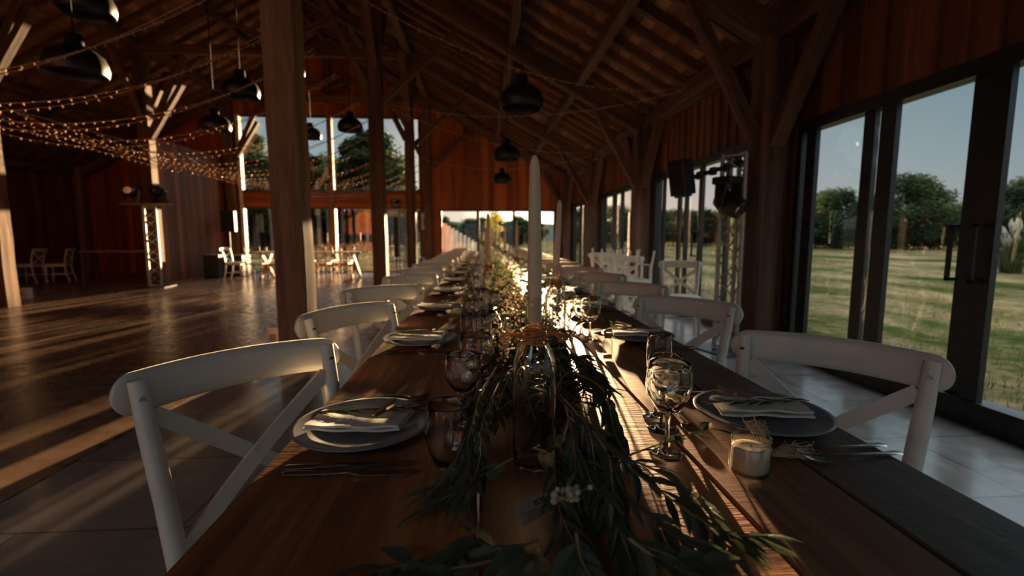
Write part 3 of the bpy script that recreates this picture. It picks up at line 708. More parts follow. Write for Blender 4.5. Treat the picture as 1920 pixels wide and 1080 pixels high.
for k in range(15):
    if k < 4: c = LC[k]
    else: c = (-.56+rc.uniform(-.02,.02), 1.146+.785*k, 45+rc.uniform(-6,6))
    lab = (ORD[k].capitalize() + ' cream crossback chair from the camera on the left side of the long table') if k < 8 else 'cream crossback chair among the small far ones on the left side of the long table'
    chair_at(*c, -1, lab, 'chairs on the left side of the long table')
for k in range(15):
    if k < 3: c = RCH[k]
    else: c = (.915+rc.uniform(-.02,.02), 1.22+.785*k, 45+rc.uniform(-6,6))
    lab = (ORD[k].capitalize() + ' cream crossback chair from the camera on the right side of the long table') if k < 6 else 'cream crossback chair among the small far ones on the right side of the long table'
    chair_at(*c, 1, lab, 'chairs on the right side of the long table')
# ================================================================== place settings
def make_plate():
    mb = MB(); pr = [(.001,.004),(.045,.004),(.047,0),(.052,0),(.055,.004),(.088,.008),(.112,.016),(.1345,.0215),(.1355,.0225),(.135,.0245),(.128,.0235),(.110,.0185),(.090,.0125),(.083,.0105),(.06,.009),(.001,.009)]
    o = mb.lathe(pr, 64).build('plate', M_plate, smooth='all'); return tag(o, 'x', 'plate')
def make_napkin():
    t = thing('napkin', (0,0,0), 'x', 'napkin')
    for k, (w, h, z, nm) in enumerate(((.185,.098,.0,'lower_fold'),(.18,.094,.006,'upper_fold'))):
        mb = MB(); nx, ny = 14, 8; r = random.Random(k)
        def zz(u, v): return z + .0012*math.sin(u*7+k*2)+.0012*math.sin(v*5+u*3) + (.003 if k else 0)*max(0, v)**2
        top = [((u-.5)*w+(v-.5)*.008, (v-.5)*h, zz(u*2, v*2-1)+.005) for v in [j/ny for j in range(ny+1)] for u in [i/nx for i in range(nx+1)]]
        bot = [(x, y, q-.0045) for x, y, q in top]
        q = len(top); f = [(j*(nx+1)+i, j*(nx+1)+i+1, (j+1)*(nx+1)+i+1, (j+1)*(nx+1)+i) for j in range(ny) for i in range(nx)]
        f += [tuple(q+v for v in reversed(ff)) for ff in f]
        for i in range(nx): f += [(i, q+i, q+i+1, i+1), (ny*(nx+1)+i+1, q+ny*(nx+1)+i+1, q+ny*(nx+1)+i, ny*(nx+1)+i)]
        for j in range(ny): f += [(j*(nx+1), (j+1)*(nx+1), q+(j+1)*(nx+1), q+j*(nx+1)), (j*(nx+1)+nx, q+j*(nx+1)+nx, q+(j+1)*(nx+1)+nx, (j+1)*(nx+1)+nx)]
        mb.add(top+bot, f).build(nm, M_napkin, t, smooth=True)
    return t
def make_olive():
    mb = MB(); r = random.Random(9); pts = [Vector((-.10+.2*i/6, .004*math.sin(i), .002+.002*(i%2))) for i in range(7)]
    mb.tube(pts, .0012, 5)
    o = mb.build('olive_sprig', M_twig, smooth=True); tag(o, 'x', 'sprig')
    lf = MB()
    for i in range(22):
        p = pts[0].lerp(pts[-1], i/21); s = 1 if i % 2 else -1
        lf.leaf(p, (1, s*r.uniform(.12,.5), r.uniform(0,.25)), (0,0,1), r.uniform(.035,.05), r.uniform(.007,.010), .1)
    lf.build('leaves', M_olive, o); return o
def make_pin():
    t = thing('clothes_pin', (0,0,0), 'x', 'clothes pin')
    for s in (1, -1):
        MB().add([(-.036,-.0045,s*.0005),(-.036,.0045,s*.0005),(.036,.0045,s*.0045),(.036,-.0045,s*.0045),(-.036,-.004,s*.0035),(-.036,.004,s*.0035),(.036,.0045,s*.0085),(.036,-.0045,s*.0085)],
                 [(0,1,2,3),(4,7,6,5),(0,4,5,1),(1,5,6,2),(2,6,7,3),(3,7,4,0)]).build('arm', M_pin, t)
    MB().tube([(-.006,-.006,.0),(-.006,.006,.0)], .0042, 8).build('spring', M_steel, t, smooth=True)
    return t
def strip_solid(mb, pts, ws, ts, m=0):
    """cutlery body along X from centre-line points (x, z) with widths and thicknesses"""
    vs = []
    for (x, z), w, t_ in zip(pts, ws, ts):
        for q in range(8):
            a = 2*PI*q/8; vs.append((x, w/2*math.cos(a), z + t_/2*math.sin(a)))
    k = len(pts); fs = [(i*8+j, i*8+(j+1)%8, (i+1)*8+(j+1)%8, (i+1)*8+j) for i in range(k-1) for j in range(8)] + [tuple(range(7,-1,-1)), tuple((k-1)*8+j for j in range(8))]
    return mb.add(vs, fs, m)
def make_knife():
    t = thing('table_knife', (0,0,0), 'x', 'knife')
    strip_solid(MB(), [(-.11,.005),(-.105,.005),(-.06,.005),(-.01,.005),(0,.005)], [.008,.017,.014,.010,.008], [.004,.008,.0075,.006,.004]).build('knife_handle', M_steel, t, smooth=True)
    b = MB(); b.add([(0,-.004,.003),(.02,-.008,.002),(.09,-.009,.002),(.112,.004,.002),(.1,.007,.002),(.02,.006,.003),(0,.004,.003)] + [(0,-.004,.006),(.02,-.008,.004),(.09,-.009,.004),(.112,.004,.0035),(.1,.007,.0045),(.02,.006,.006),(0,.004,.006)],
        [(6,5,4,3,2,1,0),(7,8,9,10,11,12,13)] + [(i, (i+1)%7, 7+(i+1)%7, 7+i) for i in range(7)]).build('blade', M_steel, t)
    return t
def make_fork():
    t = thing('table_fork', (0,0,0), 'x', 'fork')
    strip_solid(MB(), [(-.10,.004),(-.094,.004),(-.06,.005),(-.02,.008),(.02,.011),(.045,.008),(.055,.006)], [.009,.019,.013,.007,.005,.016,.023], [.003,.004,.004,.004,.004,.003,.0025]).build('fork_handle', M_steel, t, smooth=True)
    for k in range(4):
        y = (k-1.5)*.0058; MB().tube([(.053, y, .006), (.075, y*.95, .0055), (.098, y*.9, .013)], [.0018,.0016,.0008], 6).build('tine', M_steel, t, smooth=True)
    return t
def make_spoon():
    t = thing('dessert_spoon', (0,0,0), 'x', 'spoon')
    strip_solid(MB(), [(-.085,.004),(-.08,.004),(-.05,.005),(-.01,.009),(.03,.010),(.038,.008)], [.008,.015,.011,.006,.005,.010], [.003,.004,.004,.004,.003,.003]).build('spoon_handle', M_steel, t, smooth=True)
    b = MB(); n = 14; vs = []
    for k, (s, dz) in enumerate(((1,0),(.7,-.0045),(.3,-.0065),(.02,-.007))):
        for j in range(n):
            q = 2*PI*j/n; vs.append((.058+.024*s*math.cos(q), .0155*s*math.sin(q)*(1-.15*math.cos(q)), .009+dz))
    q0 = len(vs); vs += [(x, y, z-.0012) for x, y, z in vs]
    fs = [(k*n+j, k*n+(j+1)%n, (k+1)*n+(j+1)%n, (k+1)*n+j) for k in range(3) for j in range(n)]
    fs += [tuple(q0+v for v in reversed(f)) for f in fs] + [(j, q0+j, q0+(j+1)%n, (j+1)%n) for j in range(n)]
    b.add(vs, fs).build('bowl', M_steel, t, smooth='all')
    return t
def make_tumbler():
    pr = [(.001,.002),(.02,.002),(.026,.004),(.036,.03),(.041,.055),(.0405,.085),(.037,.108),(.0365,.110),(.0355,.109),(.039,.085),(.0395,.055),(.0345,.031),(.024,.009),(.001,.007)]
    o = MB().lathe(pr, 28, rib=.012, ribn=9, ribz=(.02,.09)).build('tumbler_glass', M_glass, smooth='all'); return tag(o, 'x', 'glass')
def make_goblet(nm, R, H, hs, rib=.03):
    t = thing(nm, (0,0,0), 'x', 'glass')
    b0 = hs
    h = H-hs
    pr = [(.004,b0),(R*.55,b0+h*.12),(R*.93,b0+h*.38),(R,b0+h*.6),(R*.95,b0+h*.85),(R*.88,H-.001),(R*.86,H),(R*.845,H-.001),(R*.92,b0+h*.85),(R*.965,b0+h*.6),(R*.89,b0+h*.4),(R*.5,b0+h*.17),(.002,b0+h*.08)]
    MB().lathe(pr, 36, rib=rib, ribn=9, ribz=(b0+h*.1,b0+h*.8)).build('bowl', M_glass, t, smooth='all')
    MB().lathe([(.001,.0),(.031,.0005),(.032,.002),(.022,.004),(.009,.008),(.0065,.014),(.0085,.02),(.0055,.026),(.004,hs*.6),(.0045,hs*.85),(.009,hs+.004),(.001,hs+.006)], 20).build('stem', M_stem, t, smooth='all')
    return t
P_plate, P_nap, P_ol, P_pin = make_plate(), make_napkin(), make_olive(), make_pin()
P_knife, P_fork, P_spoon, P_tum = make_knife(), make_fork(), make_spoon(), make_tumbler()
P_gob = make_goblet('wine_goblet', .036, .155, .07); P_wat = make_goblet('water_goblet', .040, .17, .075); P_flu = make_goblet('champagne_flute', .027, .185, .06, .015)
def lab_for(k, side, what, n=8):
    sd = 'left' if side < 0 else 'right'
    return ('%s, %s place setting, %s side' % (what, ORD[k], sd)) if k < n else '%s at a small far place setting, %s side' % (what, sd)
SET_Y = []
for side in (-1, 1):
    for k in range(15):
        Y = (.915 if side < 0 else .925) + .79*k; X = -.24 if side < 0 else .592
        if k: X += rc.uniform(-.008,.008)
        sd = 'left' if side < 0 else 'right'
        SET_Y.append((side, k, X, Y))
        r = random.Random(k*2+side)
        inst(P_plate, (X, Y, TZ), r.uniform(0,6), lab_for(k, side, 'Grey blue stoneware plate'), 'grey plates on the %s side' % sd)
        th = math.radians(-4) if side < 0 else math.radians(172)
        rot = th + (r.uniform(-.12,.12) if k else 0)
        inst(P_nap, (X + (-.005 if side<0 else .0), Y+.004*side, TZ+.0235), rot, lab_for(k, side, 'Folded white linen napkin on the plate'), 'napkins on the %s side' % sd)
        if k < 10:
            inst(P_ol, (X, Y-.005*side-.004, TZ+.042), rot + math.radians(8), lab_for(k, side, 'Olive sprig lying across the napkin'), 'olive sprigs on the %s side' % sd)
            inst(P_pin, (X+(.045 if side<0 else -.05), Y-.02*(1 if side<0 else -1), TZ+.055), math.radians(68 if side<0 else 130)+(r.uniform(-.3,.3) if k else 0), lab_for(k, side, 'Small wooden clothes pin clipped on the napkin'), 'clothes pins on the %s side' % sd)
        if k < 7:
            rk = 0 if side < 0 else PI
            s = -1 if side < 0 else 1
            xk = X - .02*side
            for q in range(2):
                inst(P_knife, (X + .012*(-side) - .008*q*side + .0, Y + s*(.146+.026*q), TZ), rk + r.uniform(-.05,.05), lab_for(k, side, ('Inner' if q == 0 else 'Outer') + ' steel table knife beside the plate'), 'table knives on the %s side' % sd)
                inst(P_fork, (X + .01*(-side) + (.07 if side > 0 else 0), Y - s*(.152+.03*q), TZ), rk + r.uniform(-.06,.06) + (.12 if side > 0 else 0), lab_for(k, side, ('Inner' if q == 0 else 'Outer') + ' steel fork beside the plate'), 'forks on the %s side' % sd)
            inst(P_spoon, (X - .175*side, Y + s*.01, TZ), PI/2*(-1 if side > 0 else 1) + r.uniform(-.2,.2), lab_for(k, side, 'Dessert spoon between plate and glasses'), 'dessert spoons on the %s side' % sd)
NEARB = []; REFR = {}
def refract(c):      # the glasses near the camera get solid refracting glass on a mesh copy of their own
    for o in [c] + list(c.children):
        if o.type == 'MESH' and o.data.materials and o.data.materials[0] in (M_glass, M_bottle):
            if o.data.name not in REFR:
                m = o.data.copy(); m.materials[0] = M_rglass; REFR[o.data.name] = m; REFR[m.name] = m
            o.data = REFR[o.data.name]
# glasses: three to each place
def at_t(px, py): return at_z(px, py, TZ)
gl_first = {-1: [('t', at_t(843, 872)), ('g', at_t(868, 800)), ('w', at_t(893, 762)), ('f', at_t(905, 712))], 1: [('w', at_t(1250, 852)), ('g', at_t(1243, 805)), ('f', at_t(1232, 782))]}
GN = {'t': ('Stemless ribbed tumbler', 'tumblers'), 'g': ('Small wine goblet with ribbed bowl', 'small goblets'), 'w': ('Large water goblet with ribbed bowl', 'large goblets'), 'f': ('Slim champagne flute', 'champagne flutes')}
PG = {'t': P_tum, 'g': P_gob, 'w': P_wat, 'f': P_flu}
for (side, k, X, Y) in SET_Y:
    sd = 'left' if side < 0 else 'right'; r = random.Random(100+k*3+side)
    if k == 0: lst = gl_first[side]
    else:
        xb = X - side*.19
        lst = [('t' if side < 0 else 'w', Vector((xb, Y-.02, TZ))), ('g', Vector((xb-side*.02+r.uniform(-.01,.01), Y+.08, TZ))), ('f', Vector((xb-side*.045, Y+.16, TZ)))]
        if k < 3 and side < 0: lst.append(('w', Vector((xb+.075, Y+.20, TZ))))
    for (g_, p) in lst:
        c = inst(PG[g_], (p.x, p.y, TZ), r.uniform(0,6), lab_for(k, side, GN[g_][0]), '%s on the %s side' % (GN[g_][1], sd))
        if k < 2: NEARB.append(c)
# ================================================================== bottles with tapers
def make_bottle():
    t = thing('glass_bottle', (0,0,0), 'x', 'bottle')
    pr = [(.001,.012),(.018,.008),(.030,.002),(.034,.0),(.0365,.006),(.0370,.02),(.0370,.165),(.0355,.183),(.030,.200),(.021,.216),(.0165,.228),(.0155,.245),(.0160,.272),(.0178,.274),(.0178,.279),(.0165,.281),(.0165,.284),(.0175,.286),(.0175,.291),(.0160,.292),(.0148,.290),(.0143,.245),(.0148,.229),(.019,.214),(.028,.198),(.0335,.182),(.035,.165),(.035,.02),(.033,.007),(.018,.012),(.001,.016)]
    ko = pr.index((.0165,.228)); ki = pr.index((.0148,.229))
    bd = MB().lathe(pr[:ko+1], 40); bd.lathe(pr[ki:], 40); bd.build('bottle_body', M_bottle, t, smooth='all')
    MB().lathe(pr[ko:ki+1], 32).build('bottle_neck', M_neck, t, smooth='all')
    rf = MB(); r = random.Random(2)
    for k in range(6):
        z = .215+.0045*k; rr = .0185 - .0003*k + (.002 if k < 1 else 0)
        rf.tube([((rr+.0012)*math.cos(2*PI*j/20), (rr+.0012)*math.sin(2*PI*j/20), z+.002*math.sin(j*.7+k)) for j in range(21)], .0024, 6, cap=False)
    for k in range(26):
        s = 1 if k < 18 else -1; L = r.uniform(.03,.052) if s > 0 else r.uniform(.02,.05)
        y = r.uniform(-.006,.012); dz = r.uniform(-.012,.004) if s > 0 else r.uniform(-.004,.012)
        rf.tube([(s*.019, -.004, .224+r.uniform(-.002,.002)), (s*(.019+L*.5), y-.004, .226+dz*.3+.003), (s*(.019+L), y+r.uniform(-.01,.01), .22+dz)], [.0013,.0013,.0007], 5)
    rf.build('raffia_tie', M_raffia, t, smooth=True)
    return t
PB_ = make_bottle()
def make_taper():
    t = thing('taper_candle', (0,0,0), 'x', 'candle')
    pr = [(.001,-.035),(.0118,-.035),(.0122,-.03),(.0122,.0),(.0115,.08),(.0100,.17),(.0084,.222),(.0062,.232),(.003,.238),(.001,.239)]
    MB().lathe(pr, 20).build('wax', M_wax, t, smooth='all')
    MB().tube([(0,0,.236),(.0005,0,.244),(.003,.001,.248)], .0008, 5).build('wick', M_wick, t)
    return t
PT_ = make_taper()

BO = [(at_t(1001, 868), 0, 'Clear wine bottle nearest the camera, raffia round its neck, holding the tall candle', 'Tallest ivory taper candle, nearest the camera, standing in the raffia tied bottle'),
      (Vector((.262, 1.65, TZ)), .045, 'Second raffia tied bottle, behind and right of the nearest one', 'Second ivory taper candle, leaning slightly, behind and right of the tallest one'),
      (Vector((.035, 2.62, TZ)), -.02, 'Third raffia tied bottle, in the garland left of the tall candle', 'Third slim taper candle, seen small against the yellow tree')]
for k in range(3, 12): BO.append((Vector((.26 if k % 2 else .05, 2.62+.95*(k-2), TZ)), 0, 'raffia tied bottle standing far down the garland', 'ivory taper candle standing far down the table'))
for k, (p, tilt, lb, lc) in enumerate(BO):
    b_ = inst(PB_, (p.x, p.y, TZ), .2 if k == 0 else k*1.1, lb, None if k < 3 else 'far raffia tied bottles')
    if k < 2: NEARB.append(b_)
    c = inst(PT_, (p.x, p.y, TZ+.283), 0, lc, None if k < 3 else 'far taper candles')
    c.rotation_euler = (0, tilt if k else -.006, 0)
# ================================================================== votives with dried flowers
def make_votive(nm, R, H, lid=False):
    t = thing(nm, (0,0,0), 'x', 'candle')
    n = 48
    pr = [(.001,.0),(R*.9,.0),(R*.97,.003),(R,.008),(R,H*.8),(R*.9,H*.86),(R*.9,H*.89),(R*.97,H*.9),(R*.97,H*.94),(R*.93,H*.96),(R*.95,H),(R*.88,H),(R*.86,H*.86),(R*.93,H*.8),(R*.93,.008),(R*.85,.004),(.001,.004)]
    MB().lathe(pr, 56, rib=.03, ribn=14, ribz=(.006,H*.79)).build('jar', M_glass, t, smooth='all')
    MB().lathe([(.001,.005),(R*.84,.005),(R*.90,.009),(R*.90,H*.70),(R*.86,H*.715),(R*.5,H*.70),(.001,H*.695)], 56, rib=.025, ribn=14, ribz=(.006,H*.705)).build('wax', M_wax, t, smooth='all')
    MB().tube([(0,0,H*.69),(.0005,0,H*.79)], .0008, 5).build('wick', M_wick, t)
    return t
PV = make_votive('candle_jar', .0315, .062)
p = at_t(1405, 884); inst(PV, (p.x, p.y, TZ), 0, 'Ribbed glass jar candle at right front of the table, dried flowers tied behind it')
VOT = [(at_t(882, 735), 'Ribbed jar candle behind the left goblets')]
for k in range(1, 7): VOT.append((Vector((.345 if k % 2 else .0, 1.82+1.58*k, TZ)), 'jar candle among the far glasses'))
for k, (p, lb) in enumerate(VOT): inst(PV, (p.x, p.y, TZ), 0, lb, 'far jar candles' if k else None)
vt = thing('flower_vial', tuple(at_t(1139, 672)), 'Slim glass vial with amber base between the garland and the second right place setting', 'vial')
MB().lathe([(.001,0),(.0145,0),(.0155,.003),(.0155,.058),(.0105,.066),(.0105,.076),(.0115,.078),(.010,.078),(.009,.066),(.0142,.057),(.0142,.004),(.001,.003)], 24).build('vial_body', M_glass, vt, smooth='all')
MB().lathe([(.001,.002),(.0138,.003),(.0138,.013),(.001,.014)], 18).build('amber_filling', speck('amber', (.55,.2,.03),(.7,.3,.06), 30, .3), vt, smooth='all')
MB().lathe([(.001,.068),(.0115,.068),(.0125,.072),(.0125,.084),(.001,.085)], 18).build('cork', M_pin, vt, smooth='all')
def dried(loc, rz, label, L=.07, seed=0, lean=(.8,-.3,.35)):
    r = random.Random(seed); d0 = Vector(lean).normalized()
    st = MB(); fl = MB()
    for k in range(16):
        d = (d0 + Vector((r.uniform(-.35,.35), r.uniform(-.35,.35), r.uniform(-.3,.3)))).normalized(); l = L*r.uniform(.6,1.1); b = Vector((r.uniform(-.008,.008), r.uniform(-.008,.008), .008))
        pts = [b, b+d*l*.5+Vector((0,0,.004)), b+d*l]; pts = [Vector((q.x, q.y, max(.002, q.z))) for q in pts]
        st.tube(pts, [.0011,.0009,.0006], 5)
        for j in range(5):
            q = pts[1].lerp(pts[2], j/4); e = Vector((r.uniform(-1,1), r.uniform(-1,1), r.uniform(-.2,1))).normalized()*.008
            st.tube([q, q+e], .0005, 4); fl.ball(q+e, r.uniform(.0008,.0015), n=5)
    o = st.build('dried_flower_sprig', M_dry, smooth=True, loc=loc); tag(o, label, 'dried flowers'); fl.build('flower_heads', M_dry, o)
    o.rotation_euler = (0,0,rz); return o
p = at_t(1440, 860); dried((p.x, p.y, TZ), 0, 'Tan dried flower sprig leaning on the ribbed jar candle at right front', .075, 3, (.7,.0,-.02))
p = at_t(1428, 850); dried((p.x, p.y, TZ+.01), 0, 'Upright tan dried flowers tied behind the ribbed jar candle', .045, 5, (-.1,.5,.75))
p = at_t(866, 722); dried((p.x, p.y, TZ), 0, 'Dried flower sprig standing beside the left goblets', .075, 6, (-.25,.1,1))
# ================================================================== place card
cm = Matrix.Translation(at_z(1003, 952, .775)) @ Matrix.Rotation(math.radians(33), 4, 'Z') @ Matrix.Rotation(math.radians(42), 4, 'X')
cd = thing('printed_card', tuple(cm.translation), 'Small printed card with dark lettering half hidden in the front of the garland', 'card')
cm0 = Matrix.Rotation(math.radians(33), 4, 'Z') @ Matrix.Rotation(math.radians(42), 4, 'X')
MB().obox(cm0, (-.028,-.014,-.0006), (.028,.014,.0006)).build('card_sheet', M_card, cd)
pt = MB()
for k, ch in enumerate('BCBA'):
    x0 = .002+.0052*k; pt.obox(cm0, (x0,.002,.0006), (x0+.0012,.009,.0009)); pt.obox(cm0, (x0,.008,.0006), (x0+.0038,.009,.0009)); pt.obox(cm0, (x0,.002,.0006), (x0+.0038,.003,.0009))
    if ch != 'C': pt.obox(cm0, (x0+.0028,.002,.0006), (x0+.0038,.009,.0009)); pt.obox(cm0, (x0,.005,.0006), (x0+.0038,.006,.0009))
for k in range(5): pt.obox(cm0, (-.018,-.002-.0024*k,.0006), (.024,-.0014-.0024*k,.0008))
pt.build('print', M_ink, cd)
# ================================================================== garland
def sprig(pts, nleaf, L, wd, mat, stemmat, label, group, seed, spread=.55, curl=.2, name='eucalyptus_sprig', droop=-.15, r0=.0022):
    """a branch along world points with alternate leaves"""
    r = random.Random(seed); pts = [Vector(p) for p in pts]
    fine = []
    n = len(pts)
    for i in range(n-1):
        p0, p1, p2, p3 = pts[max(i-1,0)], pts[i], pts[i+1], pts[min(i+2,n-1)]
        for q in range(4):
            t = q/4; fine.append(.5*((2*p1)+(p2-p0)*t+(2*p0-5*p1+4*p2-p3)*t*t+(3*p1-p0-3*p2+p3)*t**3))
    fine.append(pts[-1]); o0 = fine[0].copy(); fine = [p-o0 for p in fine]; K = len(fine)
    st = MB().tube(fine, [r0*(1-.7*i/(K-1)) for i in range(K)], 5)
    o = st.build(name, stemmat, smooth=True, loc=o0); tag(o, label, 'greenery', group)
    lf = MB()
    L *= .82; wd *= .9
    for i in range(nleaf):
        u = .12 + .88*i/nleaf; j = min(K-2, int(u*(K-1))); p = fine[j].lerp(fine[j+1], u*(K-1)-j); d = (fine[j+1]-fine[j]).normalized()
        side = d.cross(Vector((0,0,1)));
        if side.length < .1: side = Vector((1,0,0))
        side.normalize(); s = 1 if i % 2 else -1
        dd = (d*(1-spread*.5) + side*s*r.uniform(.35,.9)*spread + Vector((0,0,r.uniform(-.3,.45)+droop))).normalized()
        ll = L*r.uniform(.65,1.15); nrm = Vector((r.uniform(-.5,.5), r.uniform(-.5,.5), 1))
        e = o0.z + p.z + dd.z*ll - curl*ll*.8
        if e < TZ+.004: dd = Vector((dd.x, dd.y, max(dd.z, (TZ+.006-o0.z-p.z)/ll + curl*.8))).normalized()
        lf.leaf(p, dd, nrm, ll, wd*r.uniform(.7,1.2), curl)
    lf.build('leaves', mat, o)
    return o
def wp(px, py, z): return at_z(px, py, z)
GS = 'willow eucalyptus sprigs in the near garland'; GB = 'broad leaved sprigs in the near garland'
spec = [  # (points in px,py,height), leaves, length, width, broad?
 ([(1085,770,.80),(1150,850,.785),(1250,930,.775),(1350,995,.775),(1440,1005,.775)], 26, .075, .017, 1),
 ([(1075,800,.80),(1140,900,.78),(1230,980,.775),(1330,1040,.77)], 26, .07, .015, 0),
 ([(1080,845,.79),(1180,862,.785),(1260,900,.775),(1330,960,.77),(1370,1040,.765)], 24, .07, .014, 0),
 ([(1090,870,.785),(1160,860,.78),(1230,835,.772),(1300,812,.77),(1345,803,.768)], 10, .06, .022, 1),
 ([(1060,760,.86),(1075,830,.83),(1080,900,.80),(1070,980,.775)], 24, .08, .011, 0),
 ([(1050,740,.86),(1100,800,.84),(1115,870,.80),(1125,960,.77)], 24, .085, .011, 0),
 ([(1065,780,.84),(1135,840,.82),(1150,930,.79),(1180,1030,.77)], 26, .08, .012, 0),
 ([(1040,790,.82),(1040,870,.80),(1050,960,.78),(1100,1060,.77)], 24, .08, .013, 0),
 ([(1120,900,.79),(1160,990,.78),(1190,1070,.77)], 18, .08, .015, 0),
 ([(930,690,.86),(900,740,.86),(885,800,.83),(860,870,.78),(800,930,.765)], 30, .075, .009, 0),
 ([(925,700,.85),(890,770,.84),(880,840,.80),(870,920,.77)], 28, .08, .009, 0),
 ([(935,720,.84),(905,790,.83),(900,860,.79),(870,950,.765)], 24, .075, .010, 0),
 ([(960,860,.79),(925,880,.79),(890,900,.775),(790,960,.765)], 16, .06, .012, 0),
 ([(1010,1010,.785),(950,1030,.78),(890,1020,.775),(840,1050,.77),(800,1085,.77)], 12, .075, .026, 1),
 ([(1010,1030,.78),(1000,1060,.78),(960,1090,.775)], 6, .08, .030, 1),
 ([(1080,1000,.79),(1090,1050,.785),(1120,1100,.78)], 8, .08, .028, 1),
 ([(930,1050,.775),(850,1065,.77),(760,1060,.765),(690,1075,.765)], 9, .08, .026, 1),
 ([(1180,1010,.79),(1240,1050,.785),(1330,1075,.78)], 10, .08, .026, 1),
 ([(1080,700,.85),(1130,730,.84),(1150,800,.80),(1160,830,.78)], 12, .07, .022, 1),
 ([(1070,660,.86),(1110,690,.85),(1130,740,.82),(1150,790,.78)], 14, .07, .022, 1),
 ([(1060,640,.88),(1090,600,.90),(1120,590,.89),(1150,610,.86)], 9, .07, .022, 1),
 ([(920,650,.86),(940,610,.88),(925,580,.88),(900,590,.86)], 9, .07, .02, 1),
 ([(1000,840,.80),(1030,850,.81),(1060,880,.80),(1075,930,.78)], 14, .06, .02, 1),
]
for k, (pp, nl, L, wd, br) in enumerate(spec):
    sprig([wp(*q) for q in pp], nl, L, wd, M_olive if br and k not in (13,14,15,16,17) else M_euc, M_twigred if k % 3 == 1 else M_twig,
          ('broad leaved greenery sprig in the garland around the nearest bottle' if br else 'narrow leaved eucalyptus sprig trailing in the garland around the nearest bottle'), GB if br else GS, k, spread=.5 if br else .4)
r = random.Random(21)
def gx(Y): return .115 + .03*math.sin(Y*1.7)
for k in range(105):
    Y = .80 + 2.5*(k/105)**1.25; x = gx(Y)+r.uniform(-.05,.085); a = r.choice([PI/2, -PI/2])+r.uniform(-1.1,1.1); L = r.uniform(.16,.30)
    z0 = TZ + r.uniform(.02,.07); hz = r.uniform(.0,.05) + (.02 if Y > 1.0 else 0)
    p0 = Vector((x,Y,z0)); d = Vector((math.cos(a)*.6, math.sin(a), 0))
    if abs(p0.x+d.x*L-.12) > .17: d.x *= .3
    pts = [p0, p0+d*L*.33+Vector((0,0,hz*.8)), p0+d*L*.66+Vector((0,0,hz*.6)), p0+d*L]; pts[-1].z = TZ+r.uniform(.012,.05)
    if (pts[1]-BO[0][0]).xy.length < .045 or (p0-BO[0][0]).xy.length < .045: continue
    br = r.random() < .5
    sprig(pts, 18 if br else 24, .06 if br else .07, .021 if br else .012, M_olive if br else M_euc, M_twig, 'leafy sprig packed into the middle of the near garland', 'packed sprigs of the near garland', 200+k, spread=.75)
# far garland, one stretch per table
for k, (y0, y1, n) in enumerate(((1.25, 3.3, 1900), (3.3, 6.2, 2600), (6.2, 9.2, 2000), (9.2, 12.1, 1600))):
    mb = MB(); fb_ = MB(); r = random.Random(50+k)
    for i in range(n):
        Y = r.uniform(y0, y1); h = .11 if k else .07
        x = gx(Y)+.02+r.gauss(0,.05); z = TZ+.01+h*r.random()**.8*max(.15, 1-abs(x-gx(Y)-.02)/.13)
        d = Vector((r.uniform(-1,1), r.uniform(-1,1), r.uniform(-.2,.8))).normalized()
        mb.leaf((x,Y,z), d, (r.uniform(-1,1), r.uniform(-1,1), 1), r.uniform(.04,.07), r.uniform(.011,.022), .2, rows=3)
    o = mb.build('garland', M_farleaf); tag(o, 'Dense green garland along the middle of the %s table' % ORD[k] if k else 'Dense green garland packed beside and behind the second bottle', 'garland', 'far stretches of the garland', 'stuff')
    for i in range(int(n*.35)):
        Y = r.uniform(y0, y1); x = gx(Y)+r.gauss(0,.06); z = TZ+.03+.1*r.random()
        c = Vector((x, Y, z))
        for q in range(3): fb_.ball(c+Vector((r.uniform(-.012,.012), r.uniform(-.012,.012), r.uniform(-.01,.01))), r.uniform(.0025,.0045), n=5)
    o = fb_.build('filler_flowers', M_flower); tag(o, 'Tiny cream filler flowers scattered through the garland, stretch %s from the camera' % ORD[k], 'flowers', None, 'stuff')
def flower_sprig(p0, d, L, n, label, seed, group=None, br=.0032):
    r = random.Random(seed); p0 = Vector(p0); d = Vector(d).normalized(); st = MB(); fl = MB()
    st.tube([(0,0,0), d*L*.5, d*L], [.0012,.001,.0006], 5)
    for i in range(n):
        b = d*L*r.uniform(.3,1); e = b+Vector((r.gauss(0,1), r.gauss(0,1), r.gauss(0,1)))*L*.16
        st.tube([b, e], .0005, 4); fl.ball(e, br*r.uniform(.6,1.2), n=6)
    o = st.build('cream_flower_sprig', M_twig, smooth=True, loc=p0); tag(o, label, 'flowers', group); fl.build('blossoms', M_flower, o)
GF = 'small cream flower sprigs in the near garland'
for k, (px, py, z, dz, L) in enumerate([(955,600,.87,.9,.07),(950,640,.85,.8,.07),(930,690,.83,.7,.07),(1020,640,.86,.8,.06),(975,575,.88,.9,.07),(1045,590,.9,.8,.06),(915,700,.82,.7,.06),(940,665,.84,.9,.06),(1040,610,.88,.8,.07),(905,660,.86,.8,.06)]):
    flower_sprig(wp(px, py, z), (random.uniform(-.5,.5), .2, dz), L, 34, 'cream filler flower sprig in the garland close behind the nearest bottle', k, GF)
flower_sprig(wp(1085, 920, .80), (-.2, -.3, .1), .05, 20, 'Small white berry sprig low in the front of the garland, right of the nearest bottle', 40, None, .0045)
# ================================================================== veranda post outside the nearest glazing
vp = at_y(1484, 440, 4.75)
o = beam('veranda_post', (vp.x, 4.75, -.1), (vp.x, 4.75, 2.6), .1, .1, speck('silvered_timber', (.25,.23,.21), (.38,.35,.32), 8, .8, mapping=(1,1,.1)), up=(0,1,0))
tag(o, 'Silver grey timber post outside, seen in the narrow slot of the nearest glazing', 'post')
